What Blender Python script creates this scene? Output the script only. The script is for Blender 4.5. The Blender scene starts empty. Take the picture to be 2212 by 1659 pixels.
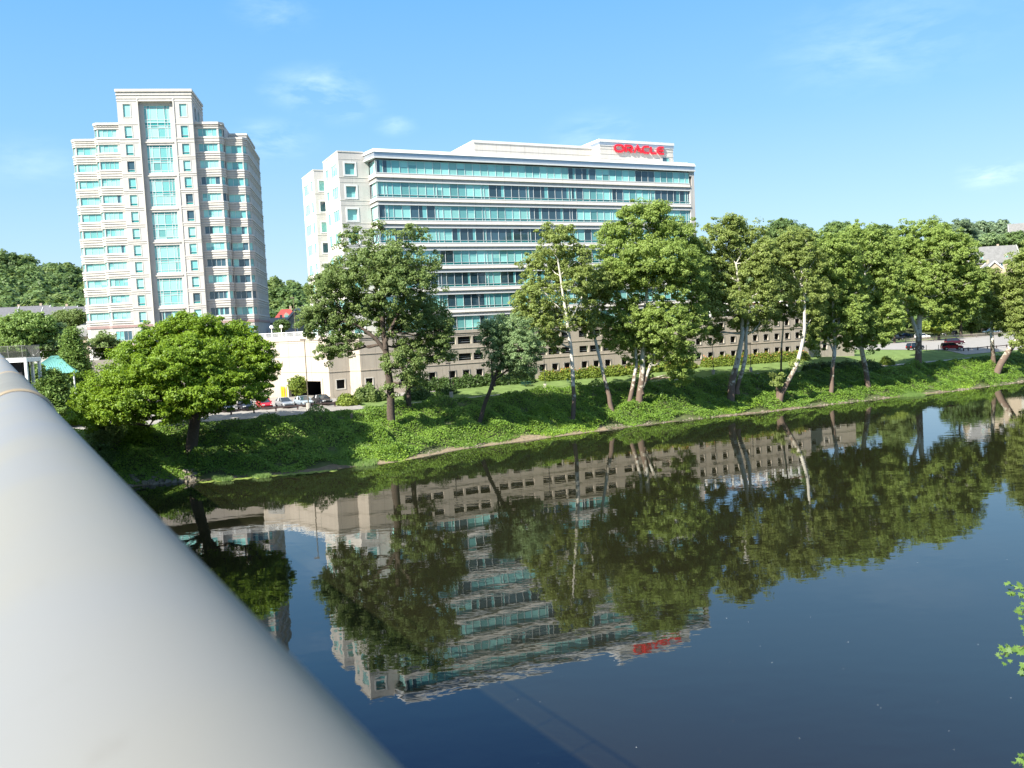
import bpy, math, random
import numpy as np
from mathutils import Vector, Matrix
rng = np.random.default_rng(7)
random.seed(7)
S = bpy.context.scene
COL = S.collection
R_ = math.radians

# ------------------------------------------------------------------ camera frame (metres; water level z = 0)
H = 17.5
FPX = 1855.0                       # focal length in pixels of a 2212 x 1659 picture
p_, r_ = R_(3.95), R_(2.77)
CF = np.array([0, math.cos(p_), -math.sin(p_)])
R0 = np.array([1.0, 0, 0]); U0 = np.cross(R0, CF)
CR = math.cos(r_) * R0 - math.sin(r_) * U0
CU = math.sin(r_) * R0 + math.cos(r_) * U0
EYE = np.array([0, 0, H])
def ray(x, y): return CF + CR * (x - 1106) / FPX - CU * (y - 829.5) / FPX
def at(x, y, z):
    d = ray(x, y); return EYE + d * ((z - H) / d[2])
def dep(x, y, Y):
    d = ray(x, y); return EYE + d * (Y / d[1])

# ------------------------------------------------------------------ tags
def tag(o, label=None, cat=None, group=None, kind=None):
    if label: o['label'] = label
    if cat: o['category'] = cat
    if group: o['group'] = group
    if kind: o['kind'] = kind
    return o
def empty(name, loc=(0, 0, 0), rz=0.0, label=None, cat=None, group=None):
    o = bpy.data.objects.new(name, None); COL.objects.link(o)
    o.location = loc; o.rotation_euler = (0, 0, rz); o.empty_display_size = 0.3
    return tag(o, label, cat, group)
def copy_tree(o, parent=None):
    c = o.copy(); COL.objects.link(c); c.parent = parent
    for ch in list(o.children): copy_tree(ch, c)
    return c

# ------------------------------------------------------------------ mesh builder
class MB:
    def __init__(s): s.v = []; s.f = []; s.m = []; s.smooth = []
    def add(s, vs, fs, mi=0, sm=False):
        n = len(s.v); s.v.extend([tuple(map(float, v)) for v in vs])
        for f in fs: s.f.append(tuple(i + n for i in f)); s.m.append(mi); s.smooth.append(sm)
    def quad(s, a, b, c, d, mi=0): s.add([a, b, c, d], [(0, 1, 2, 3)], mi)
    def box(s, x0, x1, y0, y1, z0, z1, mi=0):
        v = [(x0,y0,z0),(x1,y0,z0),(x1,y1,z0),(x0,y1,z0),(x0,y0,z1),(x1,y0,z1),(x1,y1,z1),(x0,y1,z1)]
        s.add(v, [(0,3,2,1),(4,5,6,7),(0,1,5,4),(1,2,6,5),(2,3,7,6),(3,0,4,7)], mi)
    def bar(s, a, b, w, h, mi=0):
        """box beam of width w (sideways) and height h from a to b"""
        a = np.array(a, float); b = np.array(b, float); d = b - a; L = np.linalg.norm(d); d /= L
        up = np.array([0, 0, 1.0]) if abs(d[2]) < 0.95 else np.array([1.0, 0, 0])
        sd = np.cross(d, up); sd /= np.linalg.norm(sd); up = np.cross(sd, d)
        v = [p + sd * sx * w / 2 + up * sy * h / 2 for p in (a, b) for sx, sy in ((-1,-1),(1,-1),(1,1),(-1,1))]
        s.add(v, [(0,1,2,3),(7,6,5,4),(0,4,5,1),(1,5,6,2),(2,6,7,3),(3,7,4,0)], mi)
    def prism(s, poly, z0, z1, mi=0, cap=True):
        n = len(poly)
        v = [(p[0], p[1], z0) for p in poly] + [(p[0], p[1], z1) for p in poly]
        f = [(i, (i + 1) % n, (i + 1) % n + n, i + n) for i in range(n)]
        if cap: f += [tuple(range(n - 1, -1, -1)), tuple(range(n, 2 * n))]
        s.add(v, f, mi)
    def tube(s, pts, rad, n=8, mi=0, cap=True, sm=True):
        pts = [np.array(p, float) for p in pts]; k = len(pts)
        if np.isscalar(rad): rad = [rad] * k
        vs = []; ref = None
        for i in range(k):
            d = pts[min(i + 1, k - 1)] - pts[max(i - 1, 0)]; d = d / (np.linalg.norm(d) + 1e-9)
            if ref is None: ref = np.array([1.0, 0, 0]) if abs(d[0]) < 0.8 else np.array([0, 1.0, 0])
            a = np.cross(d, ref); a /= np.linalg.norm(a); b = np.cross(d, a); ref = np.cross(a, d)
            for j in range(n):
                t = 2 * math.pi * j / n
                vs.append(pts[i] + (a * math.cos(t) + b * math.sin(t)) * rad[i])
        fs = [(i*n + j, i*n + (j+1) % n, (i+1)*n + (j+1) % n, (i+1)*n + j) for i in range(k - 1) for j in range(n)]
        s.add(vs, fs, mi, sm)
        if cap:
            s.add(vs[:n], [tuple(range(n))], mi); s.add(vs[-n:], [tuple(range(n - 1, -1, -1))], mi)
    def lathe(s, prof, c=(0, 0, 0), n=16, mi=0, sm=True):
        vs = [(c[0] + r * math.cos(2*math.pi*j/n), c[1] + r * math.sin(2*math.pi*j/n), c[2] + z) for r, z in prof for j in range(n)]
        fs = [(i*n + j, i*n + (j+1) % n, (i+1)*n + (j+1) % n, (i+1)*n + j) for i in range(len(prof) - 1) for j in range(n)]
        s.add(vs, fs, mi, sm)
    def facade(s, A, B, z0, z1, holes, depth=0.25, mi=0, mr=None):
        """wall from plan point A to B (outside on the right hand of A->B) with recessed openings (u0,u1,z0,z1)"""
        mr = mi if mr is None else mr
        A = np.array(A, float); B = np.array(B, float); L = np.linalg.norm(B - A); d = (B - A) / L
        nin = np.array([-d[1], d[0]])
        P = lambda u, z, k=0.0: (A[0] + d[0]*u + nin[0]*k, A[1] + d[1]*u + nin[1]*k, z)
        us = sorted({0.0, L, *[round(h[0], 4) for h in holes], *[round(h[1], 4) for h in holes]})
        zs = sorted({z0, z1, *[round(h[2], 4) for h in holes], *[round(h[3], 4) for h in holes]})
        for zi in range(len(zs) - 1):
            zc = (zs[zi] + zs[zi+1]) / 2
            hz = [h for h in holes if h[2] < zc < h[3]]
            run = None
            for ui in range(len(us) - 1):
                uc = (us[ui] + us[ui+1]) / 2
                solid = not any(h[0] < uc < h[1] for h in hz)
                if solid and run is None: run = us[ui]
                if run is not None and (not solid or ui == len(us) - 2):
                    end = us[ui+1] if solid else us[ui]
                    s.quad(P(run, zs[zi]), P(end, zs[zi]), P(end, zs[zi+1]), P(run, zs[zi+1]), mi); run = None
        for a, b, c, e in holes:
            s.quad(P(a, c), P(a, e), P(a, e, depth), P(a, c, depth), mr); s.quad(P(b, c), P(b, c, depth), P(b, e, depth), P(b, e), mr)
            s.quad(P(a, c), P(a, c, depth), P(b, c, depth), P(b, c), mr); s.quad(P(a, e), P(b, e), P(b, e, depth), P(a, e, depth), mr)
    def ledge(s, pts, z0, z1, out, slope=0.0, mi=0):
        """moulding along the open plan polyline pts (outside on the right hand), standing out by `out`; slope lets its top edge fall back"""
        pts = [np.array(p, float) for p in pts]; k = len(pts); off = []
        for i in range(k):
            ds = []
            if i > 0: e = pts[i] - pts[i-1]; ds.append(e / np.linalg.norm(e))
            if i < k - 1: e = pts[i+1] - pts[i]; ds.append(e / np.linalg.norm(e))
            ns = [np.array([e[1], -e[0]]) for e in ds]
            m = sum(ns); m = m / np.linalg.norm(m); m = m / max(0.35, float(m @ ns[0])); off.append(m)
        v = []
        for i in range(k):
            a = pts[i] + off[i] * out; b = pts[i] + off[i] * out * (1 - slope); c = pts[i] - off[i] * 0.02
            v += [(a[0], a[1], z0), (b[0], b[1], z1), (c[0], c[1], z1), (c[0], c[1], z0)]
        f = []
        for i in range(k - 1):
            o, q = 4*i, 4*i + 4
            f += [(o, q, q+1, o+1), (o+1, q+1, q+2, o+2), (o+3, q+3, q, o)]
        f += [(0, 1, 2, 3), (4*k-1, 4*k-2, 4*k-3, 4*k-4)]
        s.add(v, f, mi)
    def build(s, name, mats, parent=None):
        me = bpy.data.meshes.new(name)
        me.from_pydata(s.v, [], s.f)
        for m in (mats if isinstance(mats, (list, tuple)) else [mats]): me.materials.append(m)
        me.polygons.foreach_set('material_index', s.m); me.polygons.foreach_set('use_smooth', s.smooth)
        me.update()
        o = bpy.data.objects.new(name, me); COL.objects.link(o); o.parent = parent
        return o

def arr_mesh(name, V, nper, mat, parent=None):
    """V: (N*nper,3) array of separate n-gons"""
    n = len(V) // nper
    me = bpy.data.meshes.new(name)
    me.vertices.add(len(V)); me.vertices.foreach_set('co', np.asarray(V, np.float32).ravel())
    me.loops.add(len(V)); me.loops.foreach_set('vertex_index', np.arange(len(V), dtype=np.int32))
    me.polygons.add(n); me.polygons.foreach_set('loop_start', np.arange(0, len(V), nper, dtype=np.int32))
    me.polygons.foreach_set('loop_total', np.full(n, nper, np.int32))
    me.materials.append(mat); me.update(calc_edges=True); me.validate()
    o = bpy.data.objects.new(name, me); COL.objects.link(o); o.parent = parent
    return o

# ------------------------------------------------------------------ materials
def mat(name):
    m = bpy.data.materials.new(name); m.use_nodes = True
    nt = m.node_tree; b = nt.nodes['Principled BSDF']
    return m, nt, b
def N(nt, t, **kw):
    n = nt.nodes.new(t)
    for k, v in kw.items(): setattr(n, k, v)
    return n
def plain(name, col, rough=0.6, metal=0.0, spec=0.5, var=0.12, scale=1.5, bump=0.0, coord='Object'):
    m, nt, b = mat(name)
    b.inputs['Roughness'].default_value = rough; b.inputs['Metallic'].default_value = metal
    b.inputs['Specular IOR Level'].default_value = spec
    tc = N(nt, 'ShaderNodeTexCoord'); no = N(nt, 'ShaderNodeTexNoise'); no.inputs['Scale'].default_value = scale
    no.inputs['Detail'].default_value = 6; no.inputs['Roughness'].default_value = 0.65
    nt.links.new(tc.outputs[coord], no.inputs['Vector'])
    mx = N(nt, 'ShaderNodeMix', data_type='RGBA')
    mx.inputs[6].default_value = (*[c * (1 - var) for c in col], 1); mx.inputs[7].default_value = (*[min(1, c * (1 + var)) for c in col], 1)
    rmp = N(nt, 'ShaderNodeMapRange'); rmp.inputs[1].default_value = 0.3; rmp.inputs[2].default_value = 0.7
    nt.links.new(no.outputs['Fac'], rmp.inputs[0]); nt.links.new(rmp.outputs[0], mx.inputs[0])
    nt.links.new(mx.outputs[2], b.inputs['Base Color'])
    if bump:
        bp = N(nt, 'ShaderNodeBump'); bp.inputs['Strength'].default_value = bump; bp.inputs['Distance'].default_value = 0.05
        n2 = N(nt, 'ShaderNodeTexNoise'); n2.inputs['Scale'].default_value = scale * 6; nt.links.new(tc.outputs[coord], n2.inputs['Vector'])
        nt.links.new(n2.outputs['Fac'], bp.inputs['Height']); nt.links.new(bp.outputs[0], b.inputs['Normal'])
    return m
def leaf_mat(name, dark, light, trans=0.35, rough=0.55):
    """leaves: hue differs from leaf to leaf; a thin leaf lets some light through"""
    m, nt, b = mat(name); nt.nodes.remove(b)
    out = nt.nodes['Material Output']
    geo = N(nt, 'ShaderNodeNewGeometry'); ramp = N(nt, 'ShaderNodeMix', data_type='RGBA')
    ramp.inputs[6].default_value = (*dark, 1); ramp.inputs[7].default_value = (*light, 1)
    tc = N(nt, 'ShaderNodeTexCoord'); no = N(nt, 'ShaderNodeTexNoise'); no.inputs['Scale'].default_value = 0.35; no.inputs['Detail'].default_value = 3
    nt.links.new(tc.outputs['Object'], no.inputs['Vector'])
    ad = N(nt, 'ShaderNodeMath', operation='MULTIPLY_ADD'); ad.inputs[1].default_value = 0.55; ad.inputs[2].default_value = -0.1
    nt.links.new(geo.outputs['Random Per Island'], ad.inputs[0])
    ad2 = N(nt, 'ShaderNodeMath', operation='MULTIPLY_ADD', use_clamp=True); ad2.inputs[1].default_value = 0.9
    nt.links.new(no.outputs['Fac'], ad2.inputs[0]); nt.links.new(ad.outputs[0], ad2.inputs[2])
    nt.links.new(ad2.outputs[0], ramp.inputs[0])
    d = N(nt, 'ShaderNodeBsdfPrincipled'); d.inputs['Roughness'].default_value = rough; d.inputs['Specular IOR Level'].default_value = 0.35
    t = N(nt, 'ShaderNodeBsdfTranslucent'); mx = N(nt, 'ShaderNodeMixShader'); mx.inputs[0].default_value = trans
    hs = N(nt, 'ShaderNodeHueSaturation'); hs.inputs['Value'].default_value = 1.35; hs.inputs['Hue'].default_value = 0.488
    nt.links.new(ramp.outputs[2], d.inputs['Base Color']); nt.links.new(ramp.outputs[2], hs.inputs['Color']); nt.links.new(hs.outputs[0], t.inputs['Color'])
    nt.links.new(d.outputs[0], mx.inputs[1]); nt.links.new(t.outputs[0], mx.inputs[2]); nt.links.new(mx.outputs[0], out.inputs['Surface'])
    return m
def stone_mat(name, col, joint=(0, 0), var=0.08):
    """precast panels: blotches, faint rain streaks and thin joint lines on vertical faces"""
    m, nt, b = mat(name); b.inputs['Roughness'].default_value = 0.75; b.inputs['Specular IOR Level'].default_value = 0.3
    tc = N(nt, 'ShaderNodeTexCoord')
    no = N(nt, 'ShaderNodeTexNoise'); no.inputs['Scale'].default_value = 0.6; no.inputs['Detail'].default_value = 7
    nt.links.new(tc.outputs['Object'], no.inputs['Vector'])
    mp = N(nt, 'ShaderNodeMapping'); mp.inputs['Scale'].default_value = (2.2, 2.2, 0.12); nt.links.new(tc.outputs['Object'], mp.inputs[0])
    st = N(nt, 'ShaderNodeTexNoise'); st.inputs['Scale'].default_value = 1.0; st.inputs['Detail'].default_value = 4; nt.links.new(mp.outputs[0], st.inputs['Vector'])
    av = N(nt, 'ShaderNodeMath', operation='ADD'); nt.links.new(no.outputs['Fac'], av.inputs[0]); nt.links.new(st.outputs['Fac'], av.inputs[1])
    rg = N(nt, 'ShaderNodeMapRange'); rg.inputs[1].default_value = 0.7; rg.inputs[2].default_value = 1.3; nt.links.new(av.outputs[0], rg.inputs[0])
    mx = N(nt, 'ShaderNodeMix', data_type='RGBA'); nt.links.new(rg.outputs[0], mx.inputs[0])
    mx.inputs[6].default_value = (*[c * (1 - var) for c in col], 1); mx.inputs[7].default_value = (*[c * (1 + var) for c in col], 1)
    last = mx.outputs[2]
    if joint[0]:
        sx = N(nt, 'ShaderNodeSeparateXYZ'); nt.links.new(tc.outputs['Object'], sx.inputs[0])
        facs = []
        ge = N(nt, 'ShaderNodeNewGeometry')
        for ax, per in (('X', joint[0]), ('Z', joint[1])):
            if not per: continue
            md = N(nt, 'ShaderNodeMath', operation='PINGPONG'); md.inputs[1].default_value = per / 2; nt.links.new(sx.outputs[ax], md.inputs[0])
            lt = N(nt, 'ShaderNodeMath', operation='LESS_THAN'); lt.inputs[1].default_value = 0.022; nt.links.new(md.outputs[0], lt.inputs[0]); facs.append(lt)
        f = facs[0].outputs[0]
        if len(facs) > 1:
            mxx = N(nt, 'ShaderNodeMath', operation='MAXIMUM'); nt.links.new(facs[0].outputs[0], mxx.inputs[0]); nt.links.new(facs[1].outputs[0], mxx.inputs[1]); f = mxx.outputs[0]
        m2 = N(nt, 'ShaderNodeMix', data_type='RGBA'); m2.inputs[7].default_value = (*[c * 0.62 for c in col], 1)
        nt.links.new(f, m2.inputs[0]); nt.links.new(last, m2.inputs[6]); last = m2.outputs[2]
    nt.links.new(last, b.inputs['Base Color'])
    return m
def glass_mat(name, col, var=0.2, rough=0.04, spec=0.8):
    m, nt, b = mat(name); b.inputs['Roughness'].default_value = rough; b.inputs['Specular IOR Level'].default_value = spec
    geo = N(nt, 'ShaderNodeNewGeometry'); mx = N(nt, 'ShaderNodeMix', data_type='RGBA')
    mx.inputs[6].default_value = (*[c * (1 - var) for c in col], 1); mx.inputs[7].default_value = (*[min(1, c * (1 + var)) for c in col], 1)
    nt.links.new(geo.outputs['Random Per Island'], mx.inputs[0]); nt.links.new(mx.outputs[2], b.inputs['Base Color'])
    return m

M = {}
M['stone'] = stone_mat('cream_precast', (0.56, 0.53, 0.475), (3.05, 0))
M['stone2'] = stone_mat('grey_pink_precast', (0.50, 0.475, 0.44), (3.05, 0))
M['tower_stone'] = stone_mat('tower_precast', (0.52, 0.49, 0.44))
M['tower_band'] = plain('mauve_band', (0.33, 0.22, 0.20), 0.7)
M['garage_stone'] = stone_mat('garage_precast', (0.43, 0.375, 0.305), (2.4, 0), 0.08)
M['coping'] = plain('white_coping', (0.66, 0.655, 0.63), 0.35, var=0.04)
M['metal_fascia'] = plain('brushed_fascia', (0.42, 0.46, 0.50), 0.35, 0.6, var=0.06)
M['frame'] = plain('pale_aluminium', (0.60, 0.62, 0.60), 0.4, 0.2, var=0.05)
M['glass_teal'] = glass_mat('blind_behind_teal_glass', (0.28, 0.61, 0.55), 0.18)
M['glass_mid'] = glass_mat('grey_teal_glass', (0.15, 0.40, 0.385), 0.3)
M['glass_dark'] = glass_mat('dark_window_glass', (0.033, 0.072, 0.095), 0.5)
M['glass_strip'] = glass_mat('teal_spandrel_glass', (0.02, 0.23, 0.22), 0.2)
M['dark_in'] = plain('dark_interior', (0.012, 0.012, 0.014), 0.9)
M['asphalt'] = plain('asphalt', (0.25, 0.232, 0.205), 0.9, var=0.14, scale=0.5, bump=0.2)
M['deck_paving'] = plain('worn_deck_paving', (0.15, 0.145, 0.135), 0.9, var=0.2, scale=2.0, bump=0.2)
M['concrete'] = plain('pale_concrete', (0.30, 0.275, 0.235), 0.85, var=0.12, scale=1.2)
M['grass'] = plain('mown_grass', (0.125, 0.18, 0.055), 0.95, spec=0.1, var=0.25, scale=0.5, bump=0.3)
M['soil'] = plain('bank_soil', (0.06, 0.075, 0.02), 0.95, var=0.4, scale=0.8)
M['gravel'] = plain('shore_gravel', (0.20, 0.155, 0.095), 0.9, var=0.35, scale=1.8, bump=0.6)
M['mud'] = plain('shore_mud', (0.13, 0.10, 0.06), 0.8, var=0.4, scale=1.6, bump=0.5)
M['rock'] = plain('shore_rock', (0.17, 0.145, 0.105), 0.85, var=0.4, scale=2.0, bump=0.4)
M['algae'] = plain('lime_algae', (0.15, 0.20, 0.03), 0.8, var=0.45, scale=1.2)
M['sleeve'] = plain('dull_pipe_sleeve', (0.16, 0.155, 0.13), 0.55, 0.0, spec=0.3, var=0.12, scale=8)
M['tower_recess'] = stone_mat('tower_grey_pink_precast', (0.455, 0.435, 0.405))
M['white_bark'] = None
M['bark'] = plain('grey_brown_bark', (0.075, 0.055, 0.04), 0.95, var=0.4, scale=4, bump=0.6)
M['galv'] = plain('weathered_galvanised_pipe', (0.18, 0.178, 0.162), 0.5, 0.0, spec=0.25, var=0.10, scale=5, bump=0.0)
m, nt, b = mat('weathered_galvanised_handrail'); M['galv_rail'] = m
b.inputs['Roughness'].default_value = .5; b.inputs['Specular IOR Level'].default_value = .25
tc = N(nt, 'ShaderNodeTexCoord'); no = N(nt, 'ShaderNodeTexNoise'); no.inputs['Scale'].default_value = 5.5; no.inputs['Detail'].default_value = 2; nt.links.new(tc.outputs['Object'], no.inputs['Vector'])
n2 = N(nt, 'ShaderNodeTexNoise'); n2.inputs['Scale'].default_value = 70; n2.inputs['Detail'].default_value = 8; n2.inputs['Roughness'].default_value = .75; nt.links.new(tc.outputs['Object'], n2.inputs['Vector'])
cr = N(nt, 'ShaderNodeValToRGB'); e = cr.color_ramp.elements; e[0].position = .38; e[0].color = (.186, .181, .158, 1); e[1].position = .62; e[1].color = (.172, .175, .172, 1)
nt.links.new(no.outputs['Fac'], cr.inputs[0])
sr = N(nt, 'ShaderNodeMapRange'); sr.inputs[1].default_value = .60; sr.inputs[2].default_value = .72; sr.inputs[3].default_value = 0; sr.inputs[4].default_value = .2; nt.links.new(n2.outputs['Fac'], sr.inputs[0])
mx = N(nt, 'ShaderNodeMix', data_type='RGBA'); mx.inputs[7].default_value = (.10, .085, .06, 1); nt.links.new(sr.outputs[0], mx.inputs[0]); nt.links.new(cr.outputs[0], mx.inputs[6]); nt.links.new(mx.outputs[2], b.inputs['Base Color'])
M['ring'] = plain('weld_ring', (0.24, 0.19, 0.12), 0.55, 0.0, var=0.15, scale=30)
M['steel'] = plain('bridge_steel', (0.30, 0.32, 0.34), 0.5, 0.4)
M['white_paint'] = plain('white_painted_steel', (0.75, 0.75, 0.73), 0.45, var=0.05)
M['black_metal'] = plain('black_pole', (0.015, 0.016, 0.018), 0.4)
M['bronze_pole'] = plain('bronze_pole', (0.16, 0.13, 0.09), 0.5, 0.3)
M['yellow'] = plain('yellow_bollard_paint', (0.80, 0.50, 0.02), 0.45, var=0.08)
M['brown_wood'] = plain('brown_timber_rail', (0.075, 0.05, 0.045), 0.8, var=0.25, scale=3)
M['grey_wood'] = plain('weathered_rail', (0.30, 0.24, 0.19), 0.85, var=0.25, scale=3)
M['green_paint'] = plain('green_table_paint', (0.01, 0.06, 0.05), 0.5)
M['red_sign'] = plain('red_sign_face', (0.78, 0.02, 0.035), 0.3, var=0.04)
M['tyre'] = plain('tyre_rubber', (0.015, 0.015, 0.015), 0.85)
M['rim'] = plain('alloy_rim', (0.5, 0.5, 0.5), 0.3, 0.8)
M['car_glass'] = glass_mat('car_glass', (0.015, 0.02, 0.025), 0.2, 0.03)
M['lamp_glass'] = plain('lamp_lens', (0.75, 0.75, 0.72), 0.15, var=0.03)
M['red_lens'] = plain('red_lens', (0.45, 0.01, 0.01), 0.2)
M['globe'] = plain('white_globe', (0.85, 0.85, 0.84), 0.2, var=0.02)
M['teal_roof'] = plain('teal_metal_roof', (0.13, 0.34, 0.30), 0.45, 0.1, var=0.08)
M['roof_grey'] = plain('grey_shingle', (0.12, 0.12, 0.13), 0.9, var=0.2, scale=2)
M['roof_red'] = plain('red_shingle', (0.30, 0.05, 0.04), 0.85, var=0.15, scale=2)
M['roof_pale'] = plain('pale_slate', (0.17, 0.168, 0.16), 0.85, var=0.2, scale=1)
M['siding_white'] = plain('white_siding', (0.45, 0.445, 0.42), 0.7, var=0.05)
M['siding_cream'] = plain('cream_siding', (0.40, 0.37, 0.30), 0.7, var=0.06)
M['siding_tan'] = plain('tan_siding', (0.42, 0.34, 0.24), 0.75, var=0.1)
M['white_rail'] = plain('white_balustrade', (0.78, 0.78, 0.75), 0.5, var=0.04)
M['louvre'] = plain('grey_louvre', (0.40, 0.39, 0.36), 0.6)
M['brick_red'] = plain('red_brown_beam', (0.30, 0.14, 0.09), 0.8)

m, nt, b = mat('sycamore_bark'); M['white_bark'] = m
b.inputs['Roughness'].default_value = 0.85; b.inputs['Specular IOR Level'].default_value = 0.2
tc = N(nt, 'ShaderNodeTexCoord'); no = N(nt, 'ShaderNodeTexNoise'); no.inputs['Scale'].default_value = 1.6; no.inputs['Detail'].default_value = 5
nt.links.new(tc.outputs['Object'], no.inputs['Vector'])
sx = N(nt, 'ShaderNodeSeparateXYZ'); nt.links.new(tc.outputs['Object'], sx.inputs[0])
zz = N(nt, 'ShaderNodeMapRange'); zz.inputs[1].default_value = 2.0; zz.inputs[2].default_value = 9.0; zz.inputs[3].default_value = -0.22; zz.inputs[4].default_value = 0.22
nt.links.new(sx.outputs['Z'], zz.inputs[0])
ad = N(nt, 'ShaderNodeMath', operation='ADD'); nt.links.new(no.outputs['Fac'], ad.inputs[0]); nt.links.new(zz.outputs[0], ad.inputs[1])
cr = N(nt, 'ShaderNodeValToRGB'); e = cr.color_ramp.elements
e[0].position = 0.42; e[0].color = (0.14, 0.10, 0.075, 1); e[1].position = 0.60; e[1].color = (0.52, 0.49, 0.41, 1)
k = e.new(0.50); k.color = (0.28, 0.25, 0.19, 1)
nt.links.new(ad.outputs[0], cr.inputs[0]); nt.links.new(cr.outputs[0], b.inputs['Base Color'])

LEAF = {
 'maple': leaf_mat('maple_leaves', (0.07, 0.145, 0.008), (0.22, 0.33, 0.02), 0.36),
 'syc': leaf_mat('sycamore_leaves', (0.11, 0.17, 0.035), (0.31, 0.37, 0.10), 0.44),
 'syc2': leaf_mat('sycamore_leaves_fresh', (0.115, 0.19, 0.035), (0.31, 0.40, 0.095), 0.44),
 'ash': leaf_mat('dense_green_leaves', (0.07, 0.13, 0.03), (0.22, 0.29, 0.085), 0.4),
 'grey': leaf_mat('greyish_leaves', (0.10, 0.18, 0.06), (0.26, 0.35, 0.15), 0.38),
 'pine': leaf_mat('soft_pine_needles', (0.08, 0.16, 0.03), (0.22, 0.32, 0.075), 0.35),
 'bank': leaf_mat('bank_vines', (0.03, 0.085, 0.012), (0.21, 0.34, 0.04), 0.34),
 'lime': leaf_mat('lime_weeds', (0.13, 0.24, 0.018), (0.30, 0.44, 0.05), 0.38),
 'hedge': leaf_mat('hedge_leaves', (0.08, 0.15, 0.02), (0.27, 0.33, 0.05), 0.35),
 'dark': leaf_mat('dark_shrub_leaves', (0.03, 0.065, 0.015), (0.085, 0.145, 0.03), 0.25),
 'far': leaf_mat('far_wood_leaves', (0.055, 0.115, 0.035), (0.17, 0.25, 0.075), 0.32),
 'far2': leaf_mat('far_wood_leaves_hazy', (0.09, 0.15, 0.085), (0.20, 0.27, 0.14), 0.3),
 'near': leaf_mat('near_maple_leaves', (0.06, 0.13, 0.022), (0.15, 0.25, 0.05), 0.38),
 'reed': leaf_mat('shore_reeds', (0.09, 0.17, 0.04), (0.20, 0.30, 0.08), 0.35),
}

# ------------------------------------------------------------------ ground height
BANK = np.array([(-900,-340),(-160,60),(-80,92),(-46.2,104.2),(-40,105.7),(-29,107.6),(-23.6,109.8),(-15.7,113.4),(-7.6,122.5),(2.7,128.8),(17.1,137.7),(28.9,144),(44.8,150.3),(57.8,156.7),(69.8,162.8),(85.3,169),(109.5,183),(200,232),(500,400),(1400,860)], float)
def bank_u(x, y):
    x = np.asarray(x, float); y = np.asarray(y, float)
    best = np.full(x.shape, 1e9); sgn = np.ones(x.shape)
    for a, b in zip(BANK[:-1], BANK[1:]):
        d = b - a; L2 = d @ d
        t = np.clip(((x - a[0]) * d[0] + (y - a[1]) * d[1]) / L2, 0, 1)
        qx, qy = x - a[0] - t * d[0], y - a[1] - t * d[1]
        q = np.hypot(qx, qy); s = np.sign(d[0] * qy - d[1] * qx); s = np.where(s == 0, 1, s)
        mk = q < best; best = np.where(mk, q, best); sgn = np.where(mk, s, sgn)
    return best * sgn
def sst(a, b, t):
    t = np.clip((t - a) / (b - a), 0, 1); return t * t * (3 - 2 * t)
def height(x, y, bumps=True):
    x = np.asarray(x, float); y = np.asarray(y, float); u = bank_u(x, y)
    zp = np.interp(x, [-60, -27, 20, 50, 73, 200], [6.0, 5.9, 5.8, 5.4, 4.6, 4.6])
    zl = np.interp(x, [-60, -22, -5, 60, 85, 220], [6.4, 6.5, 7.3, 7.3, 6.2, 6.2])
    h = np.zeros(x.shape)
    h = np.where(u < 0, np.maximum(-1.6, u * 0.35 - 0.1), h)
    near = sst(-88, -112, u) * 7.0
    h = np.where(u < -80, -1.6 + near, h)
    h = np.where((u >= 0) & (u < 2.2), -0.1 + u * 0.27, h)
    h = np.where((u >= 2.2) & (u < 12), 0.5 + (u - 2.2) / 9.8 * (zp - 0.8), h)
    h = np.where((u >= 12) & (u < 13.5), zp - 0.3 + (u - 12) * 0.2, h)
    h = np.where((u >= 13.5) & (u < 15.8), zp, h)
    h = np.where((u >= 15.8) & (u < 27), zp + (zl - zp) * sst(15.8, 27, u), h)
    h = np.where(u >= 27, zl, h)
    along = x * 0.88 + y * 0.47
    start = np.interp(along, [-150, 50, 200], [110, 150, 105]); endd = np.interp(along, [-150, 50, 250, 600], [430, 420, 300, 330])
    top = np.interp(along, [-300, -60, 60, 180, 320, 530, 600, 700], [58, 52, 30, 24, 25, 25, 33, 57])
    t = np.clip((u - start) / (endd - start), 0, 1.25); h = h + top * np.where(u > 27, t ** 1.2, 0)
    if bumps:
        w = np.where((u > 2.5) & (u < 12), 1.0, 0.0)
        h = h + w * 0.35 * (np.sin(x * 0.9 + y * 0.5) * np.sin(y * 1.1 - x * 0.3) + 0.6 * np.sin(x * 2.1) * np.cos(y * 1.7))
    return h
def hit(px, py, Y0=60.0, Y1=700.0):
    d = ray(px, py); d = d / d[1]
    Y = np.arange(Y0, Y1, 0.25); P = EYE + np.outer(Y, d)
    below = P[:, 2] <= height(P[:, 0], P[:, 1], False)
    i = int(np.argmax(below)) if below.any() else len(Y) - 1
    return P[i]
# ------------------------------------------------------------------ camera, sun, sky
cam = bpy.data.cameras.new('camera'); co = bpy.data.objects.new('camera', cam); COL.objects.link(co)
mw = Matrix.Identity(4)
for i in range(3): mw[i][0], mw[i][1], mw[i][2], mw[i][3] = CR[i], CU[i], -CF[i], EYE[i]
co.matrix_world = mw
cam.sensor_width = 36.0; cam.lens = 36.0 * FPX / 2212; cam.clip_start = 0.01; cam.clip_end = 6000
cam.dof.use_dof = True; cam.dof.focus_distance = 160.0; cam.dof.aperture_fstop = 13.0   # a 2.3 mm phone aperture
S.camera = co
EXPO = 1.5
SUN_H, SUN_E = R_(225), R_(40)
sv = Vector((math.sin(SUN_H) * math.cos(SUN_E), math.cos(SUN_H) * math.cos(SUN_E), math.sin(SUN_E)))
sl = bpy.data.lights.new('sun', 'SUN'); sl.energy = 4.6; sl.angle = R_(0.53); sl.color = (1.0, 0.95, 0.87)
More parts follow.
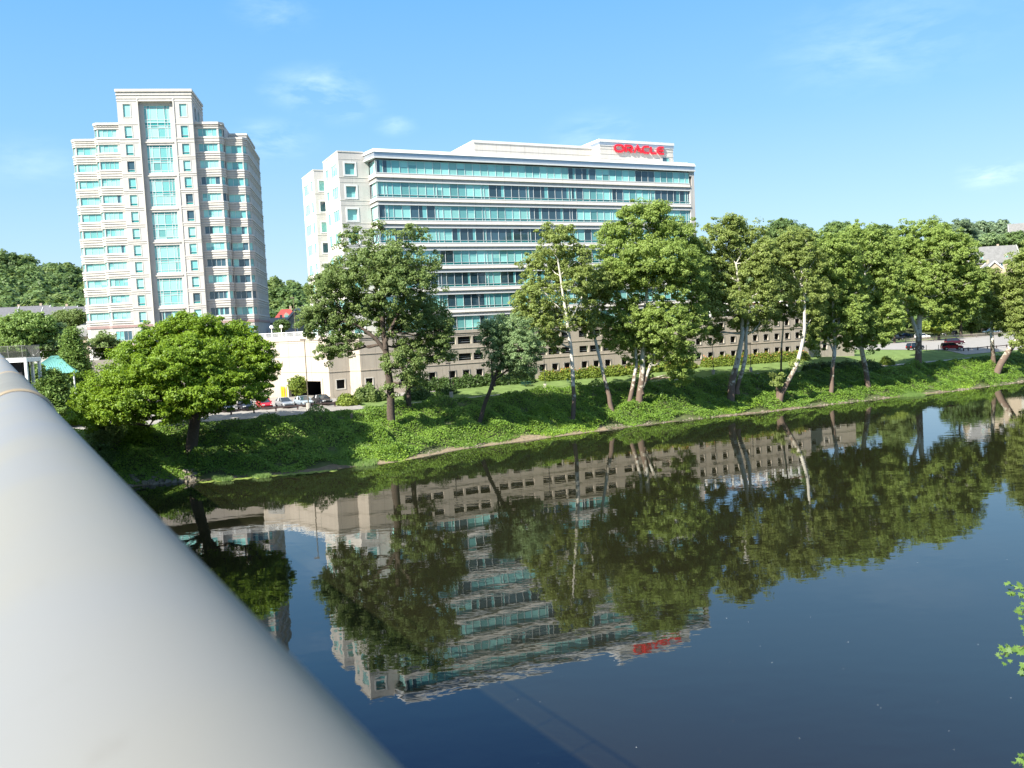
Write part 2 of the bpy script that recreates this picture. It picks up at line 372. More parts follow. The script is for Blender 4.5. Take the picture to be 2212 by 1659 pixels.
so = bpy.data.objects.new('sun', sl); COL.objects.link(so); so.rotation_euler = sv.to_track_quat('Z', 'Y').to_euler()
W = bpy.data.worlds.new('World'); S.world = W; W.use_nodes = True
nt = W.node_tree; bg = nt.nodes['Background']
sky = N(nt, 'ShaderNodeTexSky', sky_type='NISHITA'); sky.sun_disc = False
sky.sun_elevation = SUN_E; sky.sun_rotation = SUN_H; sky.air_density = 1.0; sky.dust_density = 0.5; sky.ozone_density = 2.2; sky.altitude = 50
bg.inputs['Strength'].default_value = 0.125
tc = N(nt, 'ShaderNodeTexCoord'); mp = N(nt, 'ShaderNodeMapping'); mp.inputs['Scale'].default_value = (1.0, 1.0, 3.2); mp.inputs['Rotation'].default_value = (0.12, 0.05, 0.6); mp.inputs['Location'].default_value = (0.35, 0.2, 0.6)
nt.links.new(tc.outputs['Generated'], mp.inputs[0])
n1 = N(nt, 'ShaderNodeTexNoise'); n1.inputs['Scale'].default_value = 3.2; n1.inputs['Detail'].default_value = 9; n1.inputs['Roughness'].default_value = 0.62; n1.inputs['Distortion'].default_value = 0.4
nt.links.new(mp.outputs[0], n1.inputs['Vector'])
n2 = N(nt, 'ShaderNodeTexNoise'); n2.inputs['Scale'].default_value = 14; n2.inputs['Detail'].default_value = 6; nt.links.new(mp.outputs[0], n2.inputs['Vector'])
ml = N(nt, 'ShaderNodeMath', operation='MULTIPLY_ADD'); ml.inputs[1].default_value = 0.25; nt.links.new(n2.outputs['Fac'], ml.inputs[0]); nt.links.new(n1.outputs['Fac'], ml.inputs[2])
# faint wisps: a few soft patches of sky in which the cloud noise shows
acc = None
for wx, wy, rad, amt in ((690, 195, .050, .75), (735, 225, .04, .6), (855, 272, .022, .7), (580, 305, .045, .6), (600, 195, .02, .4), (2150, 376, .03, 1.1), (1900, 90, .10, .35), (590, 25, .04, .4), (60, 350, .05, .3), (1290, 290, .05, .45)):
    dv = ray(wx, wy); dv = dv / np.linalg.norm(dv)
    sb_ = N(nt, 'ShaderNodeVectorMath', operation='SUBTRACT'); sb_.inputs[1].default_value = tuple(dv); nt.links.new(tc.outputs['Generated'], sb_.inputs[0])
    sc_ = N(nt, 'ShaderNodeVectorMath', operation='MULTIPLY'); sc_.inputs[1].default_value = (1, 1, 2.2); nt.links.new(sb_.outputs[0], sc_.inputs[0])
    ln_ = N(nt, 'ShaderNodeVectorMath', operation='LENGTH'); nt.links.new(sc_.outputs[0], ln_.inputs[0])
    mr_ = N(nt, 'ShaderNodeMapRange', interpolation_type='SMOOTHSTEP'); mr_.inputs[1].default_value = rad * 1.5; mr_.inputs[2].default_value = 0; mr_.inputs[3].default_value = 0; mr_.inputs[4].default_value = amt; nt.links.new(ln_.outputs['Value'], mr_.inputs[0])
    if acc is None: acc = mr_.outputs[0]
    else:
        a_ = N(nt, 'ShaderNodeMath', operation='MAXIMUM'); nt.links.new(acc, a_.inputs[0]); nt.links.new(mr_.outputs[0], a_.inputs[1]); acc = a_.outputs[0]
n1.inputs['Scale'].default_value = 9; n2.inputs['Scale'].default_value = 38
rq = N(nt, 'ShaderNodeMapRange'); rq.inputs[1].default_value = 0.55; rq.inputs[2].default_value = 0.85; rq.inputs[3].default_value = 0; rq.inputs[4].default_value = 0.26; rq.clamp = True
rp = N(nt, 'ShaderNodeMath', operation='MULTIPLY'); nt.links.new(acc, rp.inputs[1]); nt.links.new(ml.outputs[0], rq.inputs[0])
nt.links.new(rq.outputs[0], rp.inputs[0])
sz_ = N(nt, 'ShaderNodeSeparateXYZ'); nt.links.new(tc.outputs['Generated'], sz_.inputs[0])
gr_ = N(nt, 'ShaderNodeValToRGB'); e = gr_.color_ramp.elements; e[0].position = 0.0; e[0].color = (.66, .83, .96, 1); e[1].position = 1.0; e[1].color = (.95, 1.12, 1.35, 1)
for ps, cl in ((.10, (.47, .75, 1.0)), (.22, (.28, .62, 1.0)), (.36, (.17, .51, 1.0)), (.50, (.052, .215, .74)), (.60, (.08, .27, .80)), (.76, (.60, .86, 1.2))): k = e.new(ps); k.color = (*cl, 1)  # topmost stops, out of view overhead, brightened beyond a real sky as added fill light
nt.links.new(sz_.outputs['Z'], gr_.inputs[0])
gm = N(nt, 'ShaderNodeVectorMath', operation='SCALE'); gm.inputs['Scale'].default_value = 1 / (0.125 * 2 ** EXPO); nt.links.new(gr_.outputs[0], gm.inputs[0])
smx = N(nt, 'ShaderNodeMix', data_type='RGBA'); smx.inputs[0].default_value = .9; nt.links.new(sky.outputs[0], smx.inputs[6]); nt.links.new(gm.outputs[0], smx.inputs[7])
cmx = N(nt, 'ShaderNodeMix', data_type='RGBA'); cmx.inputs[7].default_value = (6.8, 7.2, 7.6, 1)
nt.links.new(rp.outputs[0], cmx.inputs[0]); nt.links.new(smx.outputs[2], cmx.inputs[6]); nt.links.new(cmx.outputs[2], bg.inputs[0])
S.view_settings.view_transform = 'Standard'; S.view_settings.look = 'None'; S.view_settings.exposure = EXPO; S.view_settings.gamma = 1.0
S.render.engine = 'CYCLES'
S.cycles.max_bounces = 6; S.cycles.transparent_max_bounces = 4; S.cycles.use_denoising = True
S.cycles.caustics_reflective = False; S.cycles.caustics_refractive = False

# ------------------------------------------------------------------ ground, water, paths
def axis(lo, hi, fine_lo, fine_hi, step):
    a = list(np.arange(fine_lo, fine_hi + 1e-6, step)); s = step; x = fine_hi
    while x < hi: s *= 1.22; x += s; a.append(min(x, hi))
    s = step; x = fine_lo; pre = []
    while x > lo: s *= 1.22; x -= s; pre.append(max(x, lo))
    return np.array(pre[::-1] + a)
gx, gy = axis(-2200, 2600, -110, 210, 1.6), axis(-600, 3200, 60, 290, 1.6)
X, Y = np.meshgrid(gx, gy); Z = height(X, Y)
nx, ny = len(gx), len(gy)
V = np.stack([X.ravel(), Y.ravel(), Z.ravel()], 1)
ii = (np.arange(ny - 1)[:, None] * nx + np.arange(nx - 1)[None, :]).ravel()
F = np.stack([ii, ii + 1, ii + nx + 1, ii + nx], 1)
me = bpy.data.meshes.new('ground'); me.from_pydata(V.tolist(), [], F.tolist())
uc = bank_u(V[F].mean(1)[:, 0], V[F].mean(1)[:, 1])
me.materials.append(M['grass']); me.materials.append(M['soil']); me.materials.append(M['gravel'])
mi = np.where(uc > 12.5, 0, 1); mi = np.where(uc > 75, 1, mi)
me.polygons.foreach_set('material_index', mi.astype(np.int32)); me.polygons.foreach_set('use_smooth', np.ones(len(F), bool))
g = bpy.data.objects.new('ground', me); COL.objects.link(g); tag(g, kind='structure')

def sheet(name, rows, material, lift):
    """strip that follows the ground: rows of plan points of equal length"""
    rows = np.array(rows, float); n, k = rows.shape[:2]
    z = height(rows[..., 0], rows[..., 1], False) + lift
    v = np.concatenate([rows, z[..., None]], 2).reshape(-1, 3)
    f = [(i*k + j, i*k + j + 1, (i+1)*k + j + 1, (i+1)*k + j) for i in range(n - 1) for j in range(k - 1)]
    me = bpy.data.meshes.new(name); me.from_pydata(v.tolist(), [], f); me.materials.append(material)
    o = bpy.data.objects.new(name, me); COL.objects.link(o); tag(o, kind='structure'); return o
def offset_pts(u, x0, x1, step=1.5):
    """points at inland distance u from the waterline, for bank x in x0..x1"""
    out = []
    for x in np.arange(x0, x1, step):
        y = np.interp(x, BSX, BSY); out.append((x + BN[0] * u, y + BN[1] * u))
    return out
# a smoothed bank line for paths
BN = np.array([-0.475, 0.88])
BSX = np.array([-160, -80, -46, -20, 17, 45, 70, 109, 200, 300]); BSY = np.array([60, 86, 102, 114, 137, 150.5, 163, 183, 232, 285])
def strip(u0, u1, x0, x1, k=4):
    cols = [offset_pts(u, x0, x1) for u in np.linspace(u0, u1, k)]
    return np.stack([np.array(c) for c in cols], 0)
sheet('path', strip(14.3, 16.3, -12, 130), M['concrete'], 0.06)
sheet('left_car_park', strip(14.0, 46, -120, -14, 24), M['asphalt'], 0.07)
sheet('right_car_park', strip(19.5, 66, 118, 240, 30), M['asphalt'], 0.07)
sheet('garage_drive', strip(24, 45, -14.5, 2, 14), M['asphalt'], 0.09)

# water
m, nt, b = mat('river_water')
b.inputs['Base Color'].default_value = (0.040, 0.036, 0.022, 1); b.inputs['Roughness'].default_value = 0.015; b.inputs['IOR'].default_value = 1.62
tc = N(nt, 'ShaderNodeTexCoord')
cn = N(nt, 'ShaderNodeTexNoise'); cn.inputs['Scale'].default_value = 0.05; cn.inputs['Detail'].default_value = 4; nt.links.new(tc.outputs['Object'], cn.inputs['Vector'])
cm = N(nt, 'ShaderNodeMix', data_type='RGBA'); cm.inputs[6].default_value = (0.0075, 0.0085, 0.004, 1); cm.inputs[7].default_value = (0.015, 0.014, 0.006, 1)
nt.links.new(cn.outputs['Fac'], cm.inputs[0]); nt.links.new(cm.outputs[2], b.inputs['Base Color'])
mp = N(nt, 'ShaderNodeMapping'); mp.inputs['Scale'].default_value = (0.55, 1.0, 1); mp.inputs['Rotation'].default_value = (0, 0, R_(-15)); nt.links.new(tc.outputs['Object'], mp.inputs[0])
w1 = N(nt, 'ShaderNodeTexNoise'); w1.inputs['Scale'].default_value = 0.85; w1.inputs['Detail'].default_value = 3; w1.inputs['Roughness'].default_value = 0.45; nt.links.new(mp.outputs[0], w1.inputs['Vector'])
w2 = N(nt, 'ShaderNodeTexNoise'); w2.inputs['Scale'].default_value = 0.11; w2.inputs['Detail'].default_value = 2; nt.links.new(tc.outputs['Object'], w2.inputs['Vector'])
wr = N(nt, 'ShaderNodeMapRange'); wr.inputs[1].default_value = 0.38; wr.inputs[2].default_value = 0.68; wr.inputs[3].default_value = 0.35; wr.inputs[4].default_value = 1.0; nt.links.new(w2.outputs['Fac'], wr.inputs[0])
bp = N(nt, 'ShaderNodeBump'); bp.inputs['Distance'].default_value = 0.0095
nt.links.new(wr.outputs[0], bp.inputs['Strength']); nt.links.new(w1.outputs['Fac'], bp.inputs['Height']); nt.links.new(bp.outputs[0], b.inputs['Normal'])
wm = MB()
wm.quad((-900, -400, 0), (2000, -400, 0), (2000, 1200, 0), (-900, 1200, 0)); wo = wm.build('river_water', m); tag(wo, kind='structure')

# ------------------------------------------------------------------ leafy ground cover and shore
def leaf_quads(C, Nn, size, aspect=0.62, bend=True):
    """one bent leaf-shaped quad per centre"""
    n = len(C); Nn = Nn / (np.linalg.norm(Nn, axis=1, keepdims=True) + 1e-9)
    r = rng.normal(size=(n, 3)); T = np.cross(Nn, r); T /= np.linalg.norm(T, axis=1, keepdims=True) + 1e-9
    B = np.cross(Nn, T); s = np.asarray(size).reshape(-1, 1) * np.ones((n, 1))
    a = C - T * s; b = C + B * s * aspect + Nn * s * 0.12; c = C + T * s; d = C - B * s * aspect + Nn * s * 0.12
    return np.stack([a, b, c, d], 1).reshape(-1, 3)
def bank_cover(name, n, x0, x1, u0, u1, material, size, lift, dens=None):
    x = rng.uniform(x0, x1, n * 3); u = rng.uniform(u0 - 5, u1 + 3, n * 3)
    P = np.stack([x + BN[0] * u, np.interp(x, BSX, BSY) + BN[1] * u], 1)
    uu = bank_u(P[:, 0], P[:, 1])
    lump = 0.5 + 0.5 * np.sin(P[:, 0] * 0.83 + 1.3 * np.sin(P[:, 1] * 0.41)) * np.sin(P[:, 1] * 0.9 + np.cos(P[:, 0] * 0.37))
    k = (uu > u0 + 1.1 * np.sin(P[:, 0] * .7) * np.sin(P[:, 0] * .23 + 1) + rng.normal(0, .25, len(uu))) & (uu < u1 + 0.5)
    if dens is not None: k &= dens(P[:, 0], P[:, 1], uu, lump)
    P, uu, lump = P[k][:n], uu[k][:n], lump[k][:n]
    big = .5 + .5 * np.sin(P[:, 0] * .31 + np.sin(P[:, 1] * .27)) * np.cos(P[:, 1] * .36 - P[:, 0] * .11)
    top = lift * (0.12 + 0.65 * lump ** 1.5 + .95 * (big * lump) ** 1.3) * np.clip((uu - u0 + 1.0) / 1.8, 0.12, 1) * np.clip((u1 + 0.7 - uu) / 1.5, 0.1, 1)
    z = height(P[:, 0], P[:, 1]) + top * rng.beta(3, 1.2, len(P))
    C = np.stack([P[:, 0], P[:, 1], z], 1)
    Nn = np.stack([0.35 + rng.normal(0, .55, len(C)), -0.55 + rng.normal(0, .55, len(C)), 0.9 + rng.normal(0, .3, len(C))], 1)
    sz = size * rng.uniform(0.6, 1.35, len(C))
    o = arr_mesh(name, leaf_quads(C, Nn, sz), 4, material); tag(o, kind='stuff'); return o
bank_cover('undergrowth', 300000, -95, 165, 1.3, 13.4, LEAF['bank'], 0.135, 1.2)
bank_cover('undergrowth', 40000, -20, 130, 1.0, 7.5, LEAF['lime'], 0.13, 1.0, lambda x, y, u, l: (np.sin(x * 0.21) + np.sin(y * 0.33 + 1) > 0.9))
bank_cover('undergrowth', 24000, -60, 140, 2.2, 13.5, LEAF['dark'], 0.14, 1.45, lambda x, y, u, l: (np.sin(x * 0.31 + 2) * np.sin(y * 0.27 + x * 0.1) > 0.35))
# reeds and grass tufts on the gravel bar
def tufts(name, n, cx, cy, rx, ry, mat_, h):
    a = rng.uniform(0, 2 * math.pi, n); r = np.sqrt(rng.uniform(0, 1, n))
    px = cx + rx * r * np.cos(a); py = cy + ry * r * np.sin(a)
    pts = np.array([at(u, v, 0.15) for u, v in zip(px, py)])
    z = np.maximum(height(pts[:, 0], pts[:, 1]), 0.0)
    hh = h * rng.uniform(0.5, 1.2, n); dx, dy = rng.normal(0, .25, n), rng.normal(0, .25, n); w = 0.05
    A = np.stack([pts[:, 0] - w, pts[:, 1], z - .05], 1); B = np.stack([pts[:, 0] + w, pts[:, 1], z - .05], 1); T = np.stack([pts[:, 0] + dx * hh, pts[:, 1] + dy * hh, z + hh], 1)
    o = arr_mesh(name, np.stack([A, B, T], 1).reshape(-1, 3), 3, mat_); tag(o, kind='stuff')
for q in ((770, 999, 45, 7), (730, 1003, 25, 4), (845, 990, 22, 4), (1960, 853, 40, 3), (560, 1027, 25, 3), (480, 1034, 22, 3)):
    tufts('shore_grass', int(9 * q[2] * 4), *q, LEAF['reed'], 0.5)
# lime algae margin
def algae(pts, wid):
    v, f = [], []
    for i, (x, y) in enumerate(pts):
        P = at(x, y, 0.03); w = wid * (0.3 + 0.7 * math.sin(i * 1.7) ** 2)
        v += [(P[0] + 0.2 * w, P[1] - w, 0.012), (P[0] - 0.3 * w, P[1] + w * 0.7, 0.05)]
    for i in range(len(pts) - 1): f.append((2*i, 2*i+2, 2*i+3, 2*i+1))
    mb = MB(); mb.add(v, f); o = mb.build('algae', M['algae']); tag(o, kind='stuff')
algae([(430 + 9 * i + 2 * math.sin(i), 1041.5 - .8 * i - 0.9 * math.sin(i * 2.1)) for i in range(34)], 1.1)
algae([(860 + 8 * i, 996 - 1.6 * i) for i in range(5)], 0.9)
algae([(1040 + 10 * i, 962 - 1.5 * i) for i in range(9)], 0.5)
algae([(1960 + 12 * i, 857 - 1.6 * i) for i in range(8)], 0.5)
# the gravel margin: a band along the waterline with a ragged inland edge
def margin(name, x0, x1, mat_, w):
    xs = np.arange(x0, x1, .8); rows = []
    for k, f_ in enumerate((-.35, .0, .35, .7, 1.0)):
        r = []
        for x in xs:
            i = np.searchsorted(BANK[:, 0], x) - 1; a, b_ = BANK[i], BANK[i + 1]; t = (x - a[0]) / (b_[0] - a[0]); d = (b_ - a) / np.linalg.norm(b_ - a)
            u = f_ * w * max(.12, .75 + .5 * math.sin(x * .9) * math.sin(x * .37 + 1) + .45 * math.sin(x * .17)) if f_ > 0 else f_ * 2
            r.append((a[0] + (b_[0]-a[0]) * t - d[1] * u, a[1] + (b_[1]-a[1]) * t + d[0] * u))
        rows.append(r)
    return sheet(name, rows, mat_, .05)
margin('gravel_shore', -20, 16, M['gravel'], 2.0); margin('mud_shore', -78, -20, M['mud'], 1.2); margin('mud_shore', 16, 130, M['mud'], .8)
# shore stones
def stones(name, n, x0, x1, u0, u1, size, mat_):
    mb = MB()
    base = np.array([(-.6,-.5,0),(.6,-.5,0),(.7,.5,0),(-.5,.6,0),(-.35,-.3,.5),(.4,-.25,.6),(.35,.35,.5),(-.3,.3,.45)])
    fc = [(4,5,6,7),(0,1,5,4),(1,2,6,5),(2,3,7,6),(3,0,4,7)]
    for _ in range(n):
        x = random.uniform(x0, x1); i = np.searchsorted(BANK[:, 0], x) - 1; a, b_ = BANK[i], BANK[i + 1]
        t = (x - a[0]) / (b_[0] - a[0]); u = random.uniform(u0, u1); d = (b_ - a) / np.linalg.norm(b_ - a)
        px, py = a[0] + (b_[0]-a[0]) * t - d[1] * u, a[1] + (b_[1]-a[1]) * t + d[0] * u
        s = size * random.uniform(0.4, 1.4); r = random.uniform(0, 6.28); c_, s_ = math.cos(r), math.sin(r)
        v = base * s * rng.uniform(0.75, 1.25, base.shape); z = float(height(np.array([px]), np.array([py]))[0])
        mb.add([(px + p[0]*c_ - p[1]*s_, py + p[0]*s_ + p[1]*c_, max(z, -0.05) + p[2] - 0.08) for p in v], fc)
    o = mb.build(name, mat_); tag(o, kind='stuff')
stones('shore_gravel', 900, -14, 24, -0.1, 1.9, 0.22, M['rock'])
stones('shore_gravel', 300, 24, 115, -.2, 1.2, 0.32, M['rock'])
stones('shore_gravel', 420, -75, -40, 0.2, 3.2, 0.55, M['rock'])
# pale petals and bubbles adrift on the river
mb = MB()
for _ in range(34):
    P = at(random.uniform(1100, 2200), random.uniform(1150, 1650), 0.006); s = random.uniform(.012, .025); r = random.uniform(0, 6)
    mb.add([(P[0] + s*math.cos(r + k), P[1] + s*math.sin(r + k), 0.008) for k in (0, 1.2, 2.5, 3.8, 5.0)], [(0, 1, 2, 3, 4)])
o = mb.build('floating_petals', M['coping']); tag(o, kind='stuff')
# ------------------------------------------------------------------ glazing helper
GL = [M['glass_teal'], M['glass_mid'], M['glass_dark'], M['glass_strip']]
def frame_of(A, B):
    A = np.array(A, float); B = np.array(B, float); L = np.linalg.norm(B - A); d = (B - A) / L; n = np.array([-d[1], d[0]])
    return lambda u, z, k=0.0: (A[0] + d[0]*u + n[0]*k, A[1] + d[1]*u + n[1]*k, z)
def window(parent, A, B, u0, u1, z0, z1, cols, strip=0.0, rows=None, force=None, depth=0.2, dark=0.25, seed=0, bars=0.06, name='window', surround=0.0, smat=None, runs=True):
    """glazed opening: panes (part) with a window_frame (sub-part); strip = height of the teal spandrel glass at its foot; cols = edges or a count"""
    P = frame_of(A, B); rd = random.Random(seed); g = MB(); f = MB()
    us = [u0 + (u1 - u0) * i / cols for i in range(cols + 1)] if isinstance(cols, int) else list(cols)
    zs = [z0 + strip] + ([] if rows is None else list(rows)) + [z1]
    state = None; k = depth
    for i in range(len(us) - 1):
        if not runs or state is None or rd.random() < 0.45: state = 2 if rd.random() < dark else (1 if rd.random() < 0.32 else 0)
        if force is not None: state = force
        a, b_ = us[i], us[i+1]
        for j in range(len(zs) - 1):
            st = state
            if rows is not None: st = (3 if (j % 4) in (1, 3) and zs[j+1] - zs[j] < 0.8 else (1 if rd.random() < dark else 0))
            if rows is None and st in (0, 1) and rd.random() < 0.30:       # a half lowered blind
                zm = zs[j] + (zs[j+1] - zs[j]) * rd.uniform(0.25, 0.7)
                top, low = (0, 1) if rd.random() < 0.5 else (1, 0)
                g.quad(P(a, zs[j], k), P(b_, zs[j], k), P(b_, zm, k), P(a, zm, k), low); g.quad(P(a, zm, k), P(b_, zm, k), P(b_, zs[j+1], k), P(a, zs[j+1], k), top)
            elif rows is None and st == 2 and rd.random() < 0.3:             # a wall seen beside a dark room
                um = a + (b_ - a) * rd.uniform(0.45, 0.75)
                g.quad(P(a, zs[j], k), P(um, zs[j], k), P(um, zs[j+1], k), P(a, zs[j+1], k), 2); g.quad(P(um, zs[j], k), P(b_, zs[j], k), P(b_, zs[j+1], k), P(um, zs[j+1], k), 1)
            else: g.quad(P(a, zs[j], k), P(b_, zs[j], k), P(b_, zs[j+1], k), P(a, zs[j+1], k), st)
        if strip: g.quad(P(a, z0, k), P(b_, z0, k), P(b_, z0 + strip, k), P(a, z0 + strip, k), 3)
    def rib(ua, ub, za, zb, out=0.07):
        a = P(ua, za, k - out); b2 = P(ub, za, k - out); c = P(ub, zb, k - out); d = P(ua, zb, k - out)
        a2, b3, c2, d2 = P(ua, za, k), P(ub, za, k), P(ub, zb, k), P(ua, zb, k)
        f.add([a, b2, c, d, a2, b3, c2, d2], [(0,1,2,3), (0,3,7,4), (1,5,6,2), (3,2,6,7), (0,4,5,1)])
    for i, u in enumerate(us):
        h = bars / 2; lo = u if i == 0 else u - h; hi = u if i == len(us) - 1 else u + h
        rib(min(lo, hi - bars) if i == len(us) - 1 else lo, max(hi, lo + bars) if i == 0 else hi, z0, z1)
    for z in ([z0 + strip] if strip else []) + (list(rows) if rows is not None else []): rib(u0, u1, z - bars / 2, z + bars / 2, 0.09)
    rib(u0, u1, z1 - bars, z1, 0.085); rib(u0, u1, z0, z0 + bars, 0.085)
    o = g.build(name, GL, parent); f.build('window_frame', M['frame'], o)
    if surround:
        s = MB(); w = surround; q = -0.06
        for (ua, ub, za, zb) in ((u0 - w, u0, z0 - w, z1 + w), (u1, u1 + w, z0 - w, z1 + w), (u0, u1, z1, z1 + w), (u0, u1, z0 - w, z0)):
            a = [P(ua, za, q), P(ub, za, q), P(ub, zb, q), P(ua, zb, q), P(ua, za, .05), P(ub, za, .05), P(ub, zb, .05), P(ua, zb, .05)]
            s.add(a, [(0,1,2,3), (0,3,7,4), (1,5,6,2), (3,2,6,7), (0,4,5,1)])
        s.build('window_surround', smat or M['coping'], o)
    return o
def dark_opening(mb, A, B, u0, u1, z0, z1, depth=0.6):
    P = frame_of(A, B); mb.quad(P(u0, z0, depth), P(u1, z0, depth), P(u1, z1, depth), P(u0, z1, depth))

# ------------------------------------------------------------------ the long office building
OB = empty('office_building', (-21.5, 148.9, 0), math.atan2(.439, .898), 'long cream stone office building with ribbons of teal glass above the parking levels', 'office building')
LEN = 66.6; FL = 3.92
wall = MB(); sills = MB()
BK = 31.0
bands = [(44.55, 46.75)] + [(40.45 - FL * i, 43.05 - FL * i) for i in range(7)]
# body: floor slabs of stone between the ribbons (front and the short return at the left)
line = [(0, 3.75), (0, 0), (LEN, 0)]
zprev = 47.2
def spandrel(z0, z1):
    """lower half grey flat panel, upper half a pale apron that leans back"""
    zm = z0 + (z1 - z0) * 0.47
    for (A, B) in ((line[0], line[1]), (line[1], line[2])):
        P = frame_of(A, B); L = float(np.linalg.norm(np.array(B) - np.array(A)))
        wall.quad(P(0, z0), P(L, z0), P(L, zm), P(0, zm), 1)
    wall.ledge(line, zm, z1 - 0.12, 0.22, 0.8, 0)
    sills.ledge(line, z1 - 0.12, z1 + 0.02, 0.10)
    sills.ledge(line, z0 - 0.05, z0 + 0.16, 0.07)
    for a, b_ in ((z0, z0 + .01), (z1 - .01, z1)):
        wall.add([(0.02, 3.75, a), (0.02, 0.02, a), (LEN, 0.02, a), (LEN, 0.5, a), (0.5, 0.5, a), (0.5, 3.75, a)], [(0, 1, 2, 3, 4, 5)], 1)
prev_bot = None
for i, (a, b_) in enumerate(bands):
    if i: spandrel(b_, bands[i-1][0])
spandrel(16.2, bands[-1][0])
# right hand pier and flank, back wall, roof slab
wall.box(LEN, 67.75, -0.06, 0.9, 16.2, 43.9, 1); wall.box(LEN, 67.75, -0.06, 0.9, 46.0, 47.3, 1)
wall.box(67.1, 67.75, -0.06, 0.9, 43.9, 46.0, 1)
wall.box(66.8, 67.70, 0.9, BK, 16.2, 47.3, 1)
wall.box(0.3, 67.7, BK - 0.5, BK, 16.2, 47.3, 1)
wall.box(0.05, 67.7, 0.6, BK, 47.2, 47.6, 1); wall.box(-2.85, 0.05, 4.2, BK - .2, 47.2, 47.6, 1)
wall.build('wall', [M['stone'], M['stone2']], OB); sills.build('sill_band', M['coping'], OB)
mull = [0.0, 1.34]
while mull[-1] < LEN - 1.6: mull.append(mull[-1] + 1.53)
mull.append(LEN)
for i, (a, b_) in enumerate(bands):
    cols = []
    for j, u in enumerate(mull):
        cols.append(u)
        if i and j % 6 == 1 and j < len(mull) - 1: cols.append(u + 0.55)
    window(OB, line[1], line[2], 0.0, LEN, a, b_, cols, strip=0.0 if i == 0 else 0.42, depth=0.22, dark=(.14, .24, .28, .26, .12, .4, .2, .45)[i], seed=31 + i * 7, name='ribbon_window')
    window(OB, line[0], line[1], 0.0, 3.75, a, b_, [0, .9, 1.9, 2.9, 3.75], strip=0.0 if i == 0 else 0.42, depth=0.22, dark=.2, seed=90 + i, name='corner_window')
# overhanging eave: fascia, white edges, soffit
eav = MB(); fas = MB()
el = [(-0.75, 4.6), (-0.75, 3.4), (-0.2, -0.22), (67.75, -0.22), (67.75, 5)]
fas.ledge(el, 47.22, 47.95, 0.05)
eav.ledge(el, 46.95, 47.22, 0.14); eav.ledge(el, 47.95, 48.55, 0.22, 0.9)
eav.add([(*p, 46.97) for p in el] + [(-0.75, 5, 46.97)], [tuple(range(6))]); eav.add([(*p, 48.2) for p in el] + [(0, 5, 48.2)], [tuple(range(6))])
eav.box(55, 66.6, 0.4, 8, 48.2, 48.85)
ev = eav.build('eave', M['coping'], OB); fas.build('fascia', M['metal_fascia'], ev)
# left end blocks
blk = MB(); cap = MB(); cap2 = MB()
rows_l = [44.72 - FL * i for i in range(8)]
def end_front(A, B, holes): blk.facade(A, B, 16.2, 48.5, holes, 0.3, 1, 0)
hs = [(1.10, 2.90, z, z + 1.92) for z in rows_l]
end_front((-5.4, 3.75), (0.0, 3.75), hs)
for i, h in enumerate(hs): window(OB, (-5.4, 3.75), (0, 3.75), *h, 1, depth=0.3, dark=.0, seed=200 + i, surround=0.28, name='square_window')
# left flanks run back from the corner: A->B with the outside on the right hand
def flank(A, B, wins, seed):
    holes = [(a, b_, z, z + 2.1) for z in rows_l for a, b_, n in wins]
    blk.facade(A, B, 16.2, 48.5, holes, 0.1, 0, 0)
    for k, z in enumerate(rows_l):
        for q, (a, b_, n) in enumerate(wins): window(OB, A, B, a, b_, z, z + 2.1, n, depth=0.1, force=1, seed=seed + k * 9 + q, bars=0.1, name='flank_window')
flank((-5.4, 14.0), (-5.4, 3.75), [(1.4, 3.2, 1), (5.3, 9.2, 3)], 300)
flank((-2.9, 21.4), (-2.9, 14.0), [(1.2, 6.4, 2)], 400)
flank((-5.4, 31.0), (-5.4, 21.4), [(1.0, 5.0, 3), (6.6, 8.3, 1)], 500)
end_front((-5.4, 21.4), (-2.9, 21.4), [(0.9, 2.3, z, z + 1.92) for z in rows_l])
for i, z in enumerate(rows_l): window(OB, (-5.4, 21.4), (-2.9, 21.4), 0.9, 2.3, z, z + 1.92, 1, depth=0.3, seed=600 + i, name='square_window', surround=0.2)
blk.box(-5.35, -0.0, 3.9, 13.9, 48.2, 48.5, 0); blk.box(-5.35, 0.0, 21.5, 31, 48.2, 48.5, 0)
blk.quad((-2.9, 14, 16.2), (-5.4, 14, 16.2), (-5.4, 14, 48.5), (-2.9, 14, 48.5), 0)
blk.quad((67, BK, 16.2), (-5.4, BK, 16.2), (-5.4, BK, 48.5), (67, BK, 48.5), 0)
for z in rows_l:
    cap.ledge([(-5.4, 14), (-5.4, 3.75), (-0.02, 3.75)], z - 0.55, z - 0.44, 0.05); cap2.ledge([(-5.4, 31), (-5.4, 21.4), (-2.92, 21.4)], z - 0.55, z - 0.44, 0.05)
    cap.ledge([(-5.4, 3.75), (-0.02, 3.75)], z + 2.6, z + 2.66, 0.03)
cap.ledge([(-5.4, 14), (-5.4, 3.75), (-0.9, 3.75)], 48.5, 48.72, 0.08); cap2.ledge([(-5.4, 31), (-5.4, 21.4), (-2.92, 21.4)], 48.5, 48.72, 0.08)
eb = blk.build('end_block', [M['stone'], M['stone2']], OB); cap.build('string_course', M['stone'], eb); cap2.build('string_course', M['stone'], eb)
